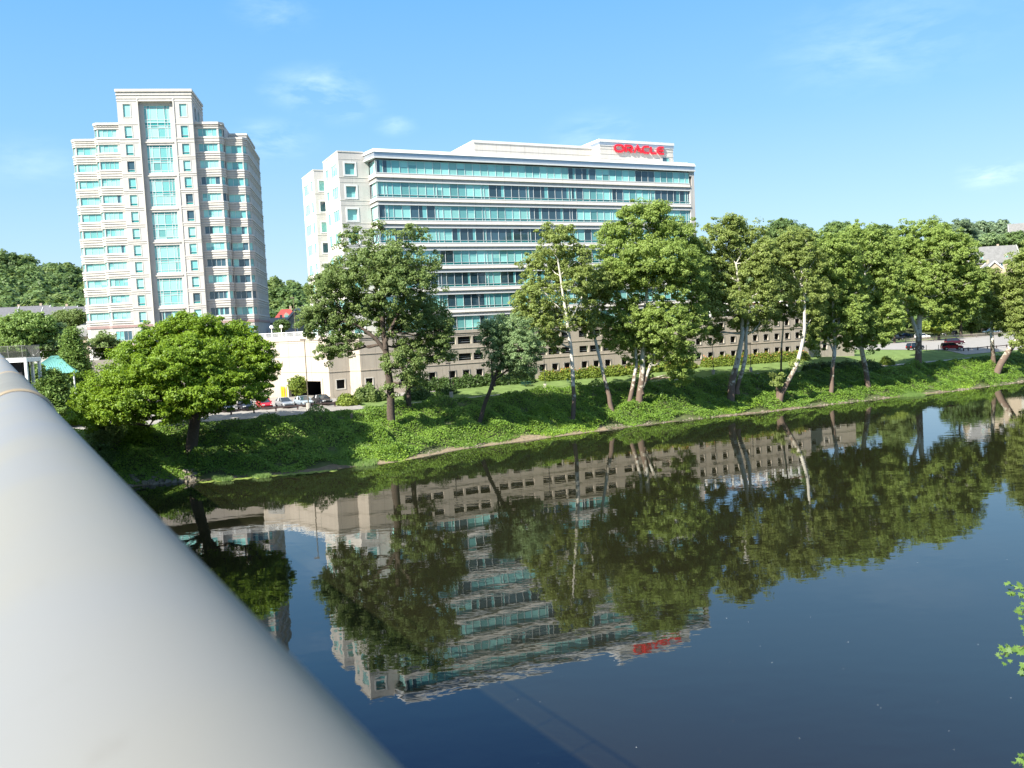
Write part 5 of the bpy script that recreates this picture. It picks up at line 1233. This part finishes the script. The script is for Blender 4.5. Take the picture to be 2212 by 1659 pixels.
def car(style, px, py, head, paint_, label, group, dz=0.0, back=0.0, cat='car'):
    """px, py: foot of the middle of the near side; head: direction of the nose in degrees from +x"""
    first = style not in PROTO
    if first: PROTO[style] = make_car(style); c = PROTO[style]
    else: c = copy_tree(PROTO[style])
    P = hit(px, py); h = R_(head); P = P + np.array([BN[0], BN[1], 0]) * back
    z = float(height(np.array([P[0]]), np.array([P[1]]), False)[0]) + .08
    c.location = (P[0], P[1], z); c.rotation_euler = (0, 0, h); tag(c, label, cat, group); set_paint(c, paint_)
    if style == 'pickup': c.name = 'pickup_truck'
    return c
zc_ = lambda x, y: ((900 + x * .27125) / 1.8228, (1450 + y * .27125) / 1.8228)
GL_, GRR = 'cars parked behind the brown rail fence at the left', 'vehicles in the right hand car park'
NOSE = math.degrees(math.atan2(-.88, .475))
car('sedan', *zc_(20, 655), NOSE, NAVY, 'dark car mostly hidden under the maple, at the end of the parked row', GL_, back=2.4)
car('sedan', *zc_(300, 632), NOSE, NAVY, 'dark navy sedan parked beside the red car under the maple edge', GL_, back=2.4)
car('sedan', *zc_(575, 612), NOSE, RED, 'bright red sedan parked nose to the brown rail fence', GL_, back=2.4)
car('sedan', *zc_(870, 596), NOSE + 4, SILVER, 'silver hatchback parked between the red and the pale blue car', GL_, back=2.4)
car('sedan', *zc_(1150, 578), NOSE + 6, PALEB, 'pale silver-blue sedan parked behind the concrete lamp base', GL_, back=2.4)
car('sedan', *zc_(1420, 552), NOSE + 8, BLACK, 'black sedan at the end of the row beside the green bush', GL_, back=2.2)
car('suv', 495, 884, NOSE, MAROON, 'dark red vehicle in the second row under the maple branches', GL_, back=3)
car('suv', 390, 872, NOSE, RED, 'red car seen through the maple trunk and branches', GL_, back=4)
car('suv', 150, 915, 20, WHITE, 'white van roof in deep shade left of the maple', GL_, back=0)
zr = lambda x, y: ((3350 + x * .3083) / 1.8228, (1250 + y * .3083) / 1.8228)
car('suv', *zr(825, 418), 25, BLACK, 'black estate car seen from behind the white-limbed trunk', GRR)
car('suv', *zr(1290, 418), -12, DRED, 'red and tan off-road car with black front end by the wooden rail', GRR)
car('suv', *zr(1325, 350), -10, MAROON, 'maroon people carrier parked just behind the red and tan car', GRR)
car('suv', *zr(915, 276), 8, WHITE, 'white off-road car parked in the middle of the far row', GRR)
car('pickup', *zr(575, 298), -170, BLACK, 'black pickup truck with red tail lamp in the far row', GRR, cat='pickup')
car('suv', *zr(345, 315), -170, RED, 'red car half hidden by leaves at the left end of the far row', GRR)
car('sedan', *zr(705, 255), 10, NAVY, 'dark grey-blue car parked behind the black pickup', GRR)
car('suv', *zr(1265, 236), 160, BLACK, 'black car parked on the grass edge before the far fence', GRR)
car('pickup', *zr(1805, 212), 172, WHITE, 'white pickup truck parked on the grass at the right', GRR, cat='pickup')
car('sedan', *zr(2230, 350), 20, NAVY, 'dark car at the picture edge behind the leaning trunk', GRR)

# ------------------------------------------------------------------ fences, lamps, bollards, furniture
def rail_fence(label, pts, ph_, material, bh=.2, rows=(.78,), name='rail_fence', pw=.2):
    pts = [np.array(p) for p in pts]; o = pts[0]; root = empty(name, tuple(map(float, o)), 0, label, 'fence')
    for p in pts:
        m_ = MB(); q = p - o; m_.box(q[0] - pw/2, q[0] + pw/2, q[1] - pw/2, q[1] + pw/2, q[2] - .4, q[2] + ph_); m_.build('post', material, root)
    for k in rows:
        for a, b_ in zip(pts[:-1], pts[1:]):
            m_ = MB(); a, b_ = a - o, b_ - o; off = np.array([bn[0], 0, 0]) * 0
            m_.bar(a + [0, -.13, ph_ * k], b_ + [0, -.13, ph_ * k], .07, bh); m_.build('rail', material, root)
fp = [hit(*zc_(x, y)) for x, y in ((-640, 730), (-300, 708), (40, 682), (370, 655), (690, 633), (1005, 606), (1305, 580), (1545, 562))]
rail_fence('low dark brown timber rail fence in front of the parked cars', fp, .85, M['brown_wood'], .24)
fp = [hit(*zr(x, y)) for x, y in ((1440, 432), (1500, 428), (1622, 418), (1745, 405), (1860, 398), (1990, 385), (2120, 378), (2260, 365))]
rail_fence('brown timber rail fence along the front of the right car park', fp, .8, M['brown_wood'], .2)
fp = [np.array([*dep(*zr(x, y), Yv)[:2], 0]) for x, y, Yv in ((700, 225, 262), (785, 222, 263), (1070, 210, 266), (1345, 196, 270), (1605, 180, 274), (1900, 160, 280), (2200, 140, 288))]
fp = [np.array([p[0], p[1], float(height(np.array([p[0]]), np.array([p[1]]))[0])]) for p in fp]
rail_fence('long weathered plank fence at the back of the right car park', fp, 1.3, M['grey_wood'], .16, (.3, .55, .8, .98))
for x, y in ((965, 428), (1122, 428)):
    P = hit(*zr(x, y)); mb = MB(); mb.tube([(0, 0, -.3), (0, 0, 1.45)], .07, 8); r_o = empty('wooden_post', tuple(P), 0, 'lone short wooden post ' + ('right of the black estate car' if x < 1000 else 'left of the red and tan car'), 'post'); mb.build('shaft', M['grey_wood'], r_o)
    mb = MB(); mb.lathe([(.001, .06), (.075, .03), (.08, 0)], (0, 0, 1.45), 8); mb.build('post_cap', M['grey_wood'], r_o)
def lamp(label, base, hgt, material, rb=.075, head='shoe', plinth=.9, pr=.32, group='lamp posts', name='street_lamp', z=None, Y=None):
    P = hit(*base) if Y is None else np.array(dep(*base, Y)); root = empty(name, tuple(map(float, P)), 0, label, 'lamp', group)
    if plinth: m_ = MB(); m_.lathe([(pr, -.4), (pr, plinth - .05), (pr - .05, plinth), (.001, plinth)], n=16); m_.build('plinth', M['concrete'], root)
    m_ = MB(); m_.tube([(0, 0, 0), (0, 0, hgt)], [rb, rb * .62], 10); m_.build('pole', material, root)
    if head == 'globe':
        m_ = MB(); m_.lathe([(.02, 0), (.17, .06), (.25, .22), (.25, .32), (.17, .46), (.001, .52)], (0, 0, hgt), 16); m_.build('globe', M['globe'], root)
    else:
        m_ = MB(); m_.box(-.62, .18, -.17, .17, hgt - .02, hgt + .16); m_.bar((.1, 0, hgt + .05), (-.1, 0, hgt + .05), .08, .08); h_ = m_.build('lamp_head', material, root)
        m_ = MB(); m_.box(-.58, -.12, -.13, .13, hgt - .045, hgt - .025); m_.build('lens', M['lamp_glass'], h_)
lamp('tall thin bronze lamp post on a concrete drum among the parked cars', (667, 884), 10.5, M['bronze_pole'], .09, plinth=.95, pr=.36)
lamp('black lamp post on the path right of the dense tree', (975, 858), 5.6, M['black_metal'])
lamp('black lamp post on the lawn beside the green picnic table', (1178, 840), 7.2, M['black_metal'])
lamp('black lamp post with square head left of the dark leaning sycamore', (1541, 808), 5.9, M['black_metal'])
lamp('black lamp post with square head right of the dark leaning sycamore', (1622, 803), 5.7, M['black_metal'])
lamp('slim grey lamp post standing in the right car park', zr(952, 300), 9.5, M['galv'], .08, plinth=0)
lamp('bronze lamp post with dark head behind the corner of the balustrade', (699, 730), 9.0, M['bronze_pole'], .08, plinth=0, Y=178, name='plaza_lamp')
lamp('shoebox lamp on a thin pole before the cream gabled house', (639, 730), 8.6, M['bronze_pole'], .07, plinth=0, Y=186, name='plaza_lamp')
for px, lab in ((587, 'white globe lamp at the left corner of the plaza balustrade'), (608, 'white globe lamp in front of the small dark plaza tree')):
    Pz = dep(px, 716, 163); Pz[2] = 17.0
    root = empty('globe_lamp', tuple(Pz), 0, lab, 'lamp', 'white globe lamps on the plaza'); m_ = MB(); m_.tube([(0, 0, 0), (0, 0, 1.9)], .06, 8); m_.build('pole', M['white_rail'], root)
    m_ = MB(); m_.lathe([(.05, 0), (.27, .1), (.36, .32), (.27, .56), (.001, .68)], (0, 0, 1.9), 16); m_.build('globe', M['globe'], root)
mb = MB(); Pz = np.array(dep(193, 800, 147)); gz = float(height(np.array([Pz[0]]), np.array([Pz[1]]))[0])
ro = empty('utility_pole', (Pz[0], Pz[1], gz), 0, 'bare grey wooden pole beside the tapering pine', 'pole'); mb.tube([(0, 0, -.5), (0, 0, dep(190, 755, 147)[2] - gz)], [.15, .11], 8); mb.build('shaft', M['grey_wood'], ro)
mb = MB(); mb.bar((-.7, 0, 0), (.7, 0, 0), .1, .12); k_ = mb.build('crossarm', M['grey_wood'], ro); k_.location = (0, 0, 6.0)
# yellow bollards, ticket kiosk, sign box by the garage entrance
for i, (x, y, lab) in enumerate(((640, 335, 'left bollard of the pair beside the ramp'), (715, 330, 'right bollard of the pair beside the ramp'), (778, 378, 'first of the four bollards left of the garage entrance'), (808, 382, 'second of the four bollards left of the garage entrance'), (852, 378, 'third of the four bollards, beside a dark slot'), (888, 372, 'last of the four bollards, touching the small round tree'))):
    P = hit(*zc_(x, y)); P = np.array([P[0] * .95, P[1] * .95, 0]); P[2] = float(height(P[0:1], P[1:2])[0]) + .08; root = empty('bollard', tuple(P), 0, 'yellow steel ' + lab, 'bollard', 'yellow bollards by the garage entrance')
    m_ = MB(); m_.tube([(0, 0, -.2), (0, 0, 2.1 if i < 2 else 1.75)], .2, 12, cap=False); m_.build('shaft', M['yellow'], root)
    m_ = MB(); m_.lathe([(.2, 0), (.17, .08), (.09, .14), (.001, .16)], (0, 0, 2.1 if i < 2 else 1.75), 12); m_.build('dome_cap', M['yellow'], root)
P = hit(*zc_(1440, 405)); P = np.array([P[0] * .965, P[1] * .965, 0]); P[2] = float(height(P[0:1], P[1:2])[0]) + .08; ro = empty('ticket_kiosk', tuple(P), R_(-40), 'white kiosk with a yellow side panel at the garage entrance', 'kiosk')
m_ = MB(); m_.box(-.7, .7, -.5, .5, -.2, 2.5); m_.box(-.85, .85, -.65, .65, 2.5, 2.62); m_.build('body', M['white_paint'], ro); m_ = MB(); m_.box(-.74, -.70, -.5, .5, 0, 2.5); m_.box(-.72, -.35, -.53, -.50, 0, 2.5); m_.build('side_panel', M['yellow'], ro); m_ = MB(); m_.box(.05, .45, -.53, -.503, 1.5, 1.9); m_.build('notice', M['louvre'], ro)
P = hit(*zc_(1520, 395)); P = np.array([P[0] * .965, P[1] * .965, 0]); P[2] = float(height(P[0:1], P[1:2])[0]) + .08; ro = empty('pay_machine', tuple(P), R_(-35), 'grey box with a dark screen on a post beside the kiosk', 'pay machine')
m_ = MB(); m_.box(-.1, .1, -.1, .1, -.2, 1.2); m_.build('post', M['steel'], ro); m_ = MB(); m_.box(-.6, .6, -.2, .2, 1.2, 2.25); m_.build('housing', M['louvre'], ro); m_ = MB(); m_.box(-.42, .42, -.225, -.203, 1.35, 2.1); m_.build('screen', M['dark_in'], ro)
P = hit(*zc_(2110, 300)); ro = empty('storage_cabinet', tuple(P), R_(20), 'cream utility cabinet behind the big dark bush', 'cabinet')
m_ = MB(); m_.box(-1.6, 1.6, -.6, .6, -.5, 2.6); m_.build('housing', M['siding_cream'], ro); m_ = MB(); m_.box(-1.7, 1.7, -.7, .7, 2.6, 2.72); m_.build('lid', M['coping'], ro)
# picnic table with attached benches, and a chair
P = hit(1137, 834); ro = empty('picnic_table', tuple(P), R_(30), 'dark green picnic table with two benches on the sunny lawn', 'table')
m_ = MB(); [m_.box(-.95, .95, -.38 + i * .16, -.25 + i * .16, .72, .77) for i in range(5)]; m_.build('table_top', M['green_paint'], ro)
for sg in (-1, 1):
    m_ = MB(); m_.box(-.95, .95, sg * .75 - .14, sg * .75 + .14, .42, .46); m_.build('bench_seat', M['green_paint'], ro)
    m_ = MB(); m_.bar((sg * .65, -.75, .02), (sg * .65, 0, .72), .06, .06); m_.bar((sg * .65, .75, .02), (sg * .65, 0, .72), .06, .06); m_.bar((sg * .65, -.75, .40), (sg * .65, .75, .40), .06, .06); m_.build('leg_frame', M['green_paint'], ro)
P = hit(1229, 828); ro = empty('garden_chair', tuple(P), R_(60), 'small dark green chair on the lawn beside the white sycamore trunk', 'chair')
m_ = MB(); m_.box(-.25, .25, -.25, .25, .42, .46); m_.build('seat', M['green_paint'], ro); m_ = MB(); m_.box(-.25, .25, .21, .25, .5, .95); m_.build('backrest', M['green_paint'], ro)
for x in (-.22, .22):
    for y in (-.22, .22): m_ = MB(); m_.bar((x, y, 0), (x, y, .42 if y < 0 else .95), .04, .04); m_.build('leg', M['green_paint'], ro)
# orange survey stake and driftwood on the bank
P = hit(760, 910); ro = empty('broken_stump', tuple(P), .3, 'small orange-brown broken stump in the vines below the path', 'stump'); m_ = MB(); m_.lathe([(.24, 0), (.2, .5), (.22, .9), (.1, 1.15), (.001, 1.0)], n=9); m_.build('stump', M['gravel'], ro); m_ = MB(); m_.tube([(0, 0, .7), (.2, .1, 1.25)], [.07, .02], 6); m_.build('splinter', M['gravel'], ro)

# ------------------------------------------------------------------ houses and the pavilion
def house(label, px, py, Y, wdt, dpt, wall_h, roof_h, rot, wallm, roofm, name='house', dormers=0, windows=2, cat='house', group=None, hip=False):
    """px, py: pixel of the eave middle of the near wall"""
    c = dep(px, py, Y); gz = float(height(np.array([c[0]]), np.array([c[1]]))[0]); ez = c[2]
    ro = empty(name, (c[0], c[1], min(gz, ez - wall_h)), rot, label, cat, group); b0 = ez - min(gz, ez - wall_h)
    w, d = wdt / 2, dpt
    m_ = MB(); m_.prism([(-w, 0), (w, 0), (w, d), (-w, d)], -1, b0)
    if not hip: m_.add([(-w, 0, b0), (-w, d, b0), (-w, d / 2, b0 + roof_h), (w, 0, b0), (w, d, b0), (w, d / 2, b0 + roof_h)], [(0, 2, 1), (3, 4, 5)])
    m_.build('wall', wallm, ro)
    r = MB(); o_ = .4; e = -.12
    if hip: r.add([(-w - o_, -o_, b0 + e), (w + o_, -o_, b0 + e), (w + o_, d + o_, b0 + e), (-w - o_, d + o_, b0 + e), (-w * .35, d / 2, b0 + roof_h), (w * .35, d / 2, b0 + roof_h)], [(0, 1, 5, 4), (2, 3, 4, 5), (1, 2, 5), (3, 0, 4), (3, 2, 1, 0)])
    else:
        for sg, y0 in ((1, -o_), (-1, d + o_)):
            s_ = roof_h / (d / 2) * o_
            a, b_, c_, d_ = (-w - o_, y0, b0 - s_ + .05), (w + o_, y0, b0 - s_ + .05), (w + o_, d / 2, b0 + roof_h + .05), (-w - o_, d / 2, b0 + roof_h + .05)
            r.add([a, b_, c_, d_] + [(p[0], p[1], p[2] + .18) for p in (a, b_, c_, d_)], [(4,5,6,7), (3,2,1,0), (0,1,5,4), (1,2,6,5), (3,0,4,7)])
    rf = r.build('roof', roofm, ro)
    ch = MB(); ch.box(w * .3, w * .3 + .7, d * .55, d * .55 + .7, b0 + roof_h * .5, b0 + roof_h + 1.0); ch.build('chimney', M['siding_tan'], rf)
    for i in range(windows):
        x = -w + wdt * (i + .5) / windows; f = MB(); f.box(x - .5, x + .5, -.06, .03, b0 - 2.1, b0 - .7); wn = f.build('window', M['coping'], ro); g = MB(); g.box(x - .4, x + .4, -.075, -.06, b0 - 2.0, b0 - .8); g.build('pane', M['glass_dark'], wn)
    for i in range(dormers):
        x = -w + wdt * (i + .5) / dormers; q = MB(); yb = d * .12; zb = b0 + roof_h * .25
        q.prism([(x - .8, yb), (x + .8, yb), (x + .8, d * .4), (x - .8, d * .4)], zb - .6, zb + .9); q.add([(x - .8, yb, zb + .9), (x + .8, yb, zb + .9), (x, yb, zb + 1.6), (x - .8, d * .4, zb + .9), (x + .8, d * .4, zb + .9), (x, d * .4, zb + 1.6)], [(0, 1, 2), (0, 2, 5, 3), (1, 4, 5, 2)])
        dd = q.build('dormer', M['siding_cream'], ro); g = MB(); g.box(x - .45, x + .45, yb - .04, yb - .01, zb - .1, zb + .7); g.build('pane', M['glass_mid'], dd)
    rk = MB()
    if not hip:
        for sg in (-1, 1):
            for y0, y1 in ((-o_, d / 2), (d + o_, d / 2)):
                s_ = roof_h / (d / 2) * o_; rk.bar((sg * (w + o_ + .05), y0, b0 - s_ + .1), (sg * (w + o_ + .05), y1, b0 + roof_h + .12), .12, .5)
        rk.build('gable_trim', M['coping'], rf)
    return ro
GH = 'gabled houses on the hillside behind the trees'
house('grey-roofed gabled house left of the row, mostly behind the pine', 68, 690, 262, 8, 8, 6, 4.0, .2, M['siding_white'], M['roof_grey'], group=GH)
house('grey-roofed house with one cream dormer in the row by the tower', 124, 693, 262, 9, 8, 6, 4.2, .2, M['siding_cream'], M['roof_grey'], dormers=1, group=GH)
house('grey-roofed house with a small white dormer, nearest the tower', 172, 695, 258, 9, 8, 6, 4.4, .2, M['siding_white'], M['roof_grey'], dormers=1, group=GH)
house('grey-roofed gabled house at the picture edge, only its ridge showing', 20, 692, 268, 8, 8, 6, 4.0, .2, M['siding_white'], M['roof_grey'], group=GH)
house('low tan house with a pale shallow roof behind the tapering pine', 168, 727, 205, 10, 8, 4, 1.5, .25, M['siding_tan'], M['roof_pale'], group=GH)
house('white house with a hipped red roof between the tower and the dense tree', 620, 692, 270, 8, 8, 5, 3.6, .3, M['siding_white'], M['roof_red'], dormers=1, group=GH, hip=True)
house('large cream gabled house behind the plaza lamp', 690, 698, 245, 9, 9, 6, 4.4, 1.45, M['siding_cream'], M['roof_grey'], group=GH)
house('small white house with a grey roof close to the plaza edge', 618, 718, 225, 5, 5, 4, 1.9, .35, M['siding_white'], M['roof_pale'], group=GH)
house('pale grey house beside the tower corner', 597, 697, 255, 6, 6, 4, 1.3, .2, M['siding_white'], M['roof_pale'], group=GH)
house('wide pale-slate roofed stone house on the right hillside', 2150, 566, 350, 19, 10, 5, 6.5, -.15, M['siding_tan'], M['roof_pale'], dormers=2, group=GH, windows=4)
house('small tan gabled porch house below the pale slate roof', 2158, 580, 330, 5, 6, 4, 2.6, 1.5, M['siding_tan'], M['roof_pale'], group=GH)
house('pale roofed house high on the hill at the right edge', 2212, 503, 520, 15, 8, 2.5, 6.0, -.4, M['siding_cream'], M['roof_pale'], group=GH, windows=3)
# teal roofed pavilion
c = dep(118, 806, 136); gz = float(height(np.array([c[0]]), np.array([c[1]]))[0]); ro = empty('pavilion', (c[0], c[1], gz), .2, 'open pavilion with a teal metal hipped roof below the pines', 'pavilion')
b0 = c[2] - gz; r = MB(); r.add([(-3.9, -2.6, b0), (3.9, -2.6, b0), (3.9, 4, b0), (-3.9, 4, b0), (-.5, .7, b0 + 2.7), (.5, .7, b0 + 2.7)], [(0, 1, 5, 4), (2, 3, 4, 5), (1, 2, 5), (3, 0, 4), (3, 2, 1, 0)])
for t in np.linspace(-3.6, 3.6, 17): r.bar((t, -2.6, b0 + .04), (np.clip(t * .15, -.5, .5), .7, b0 + 2.72), .05, .05); r.bar((3.9, -2.6 + (t + 3.6) / 7.2 * 6.6, b0 + .04), (.5, .7, b0 + 2.72), .04, .04)
r.build('roof', M['teal_roof'], ro)
for x in (-3.4, 3.4):
    for y in (-2.2, 3.6): m_ = MB(); m_.tube([(x, y, -.5), (x, y, b0)], .12, 8); m_.build('post', M['white_paint'], ro)

# ------------------------------------------------------------------ near maple whose branch tips enter at the right
nb = np.array([17.5, 15.5, 0.0]); nb[2] = float(height(nb[0:1], nb[1:2])[0]); RT = empty('near_maple', tuple(nb), 0, 'fresh green maple branch tips hanging in at the right edge above the water', 'tree')
tk = MB(); tk.tube([(0, 0, -.5), (.2, .3, 2.5), (.1, .8, 5.5), (-.3, 1.2, 8.2)], [.28, .22, .13, .04], 10)
tips = []
lf = []
star = []
for i, (a, q) in enumerate(((-90, .35), (-55, .62), (-38, .42), (-12, .95), (18, .50), (42, .92), (66, .48), (90, 1.08), (114, .48), (138, .92), (162, .50), (192, .95), (218, .42), (235, .62))): star.append((q * math.cos(R_(a)), q * math.sin(R_(a))))
star = np.array(star)
def spray(px0, py0, px1, py1, n, Yv, s=.10):
    a, b_ = np.array(dep(px0, py0, Yv + .6)) - nb, np.array(dep(px1, py1, Yv)) - nb
    tk.tube([np.array([.0, .9, 6.0]) * .4 + a * .6, a, (a + b_) / 2 + [0, 0, .05], b_], [.035, .02, .012, .005], 5)
    for _ in range(n):
        t = rng.uniform(0, 1) ** .6; p = a + (b_ - a) * t + rng.normal(0, .11, 3)
        nn = np.array([-.3, -.5, .8]) + rng.normal(0, .38, 3); nn /= np.linalg.norm(nn); d = b_ - a + rng.normal(0, .6, 3) + np.array([0, 0, -.5]); d -= nn * (d @ nn); d /= np.linalg.norm(d); e = np.cross(nn, d)
        k = s * rng.uniform(.6, 1.15); lf.append(p + np.outer(star[:, 0], e) * k + np.outer(star[:, 1] , d) * k + np.outer(np.abs(star[:, 0]), nn) * k * .25)
for q in ((2260, 1262, 2186, 1276, 34, 20.5), (2250, 1300, 2200, 1330, 22, 20.2), (2270, 1380, 2156, 1418, 40, 19.6), (2270, 1420, 2212, 1438, 16, 19.4), (2240, 1370, 2210, 1352, 8, 19.8), (2290, 1600, 2202, 1654, 30, 18.8), (2300, 1500, 2235, 1560, 30, 19.2), (2300, 1240, 2240, 1230, 30, 20.6), (2320, 1330, 2250, 1380, 40, 20)): spray(*q)
for _ in range(34):
    ax, ay = rng.uniform(2380, 3000), rng.uniform(1120, 1750); spray(ax + 60, ay + 30, ax, ay, 60, rng.uniform(16.5, 20.5))
tk.build('branches', BK_, RT)
arr_mesh('leaves', np.concatenate(lf), len(star), LEAF['near'], RT)
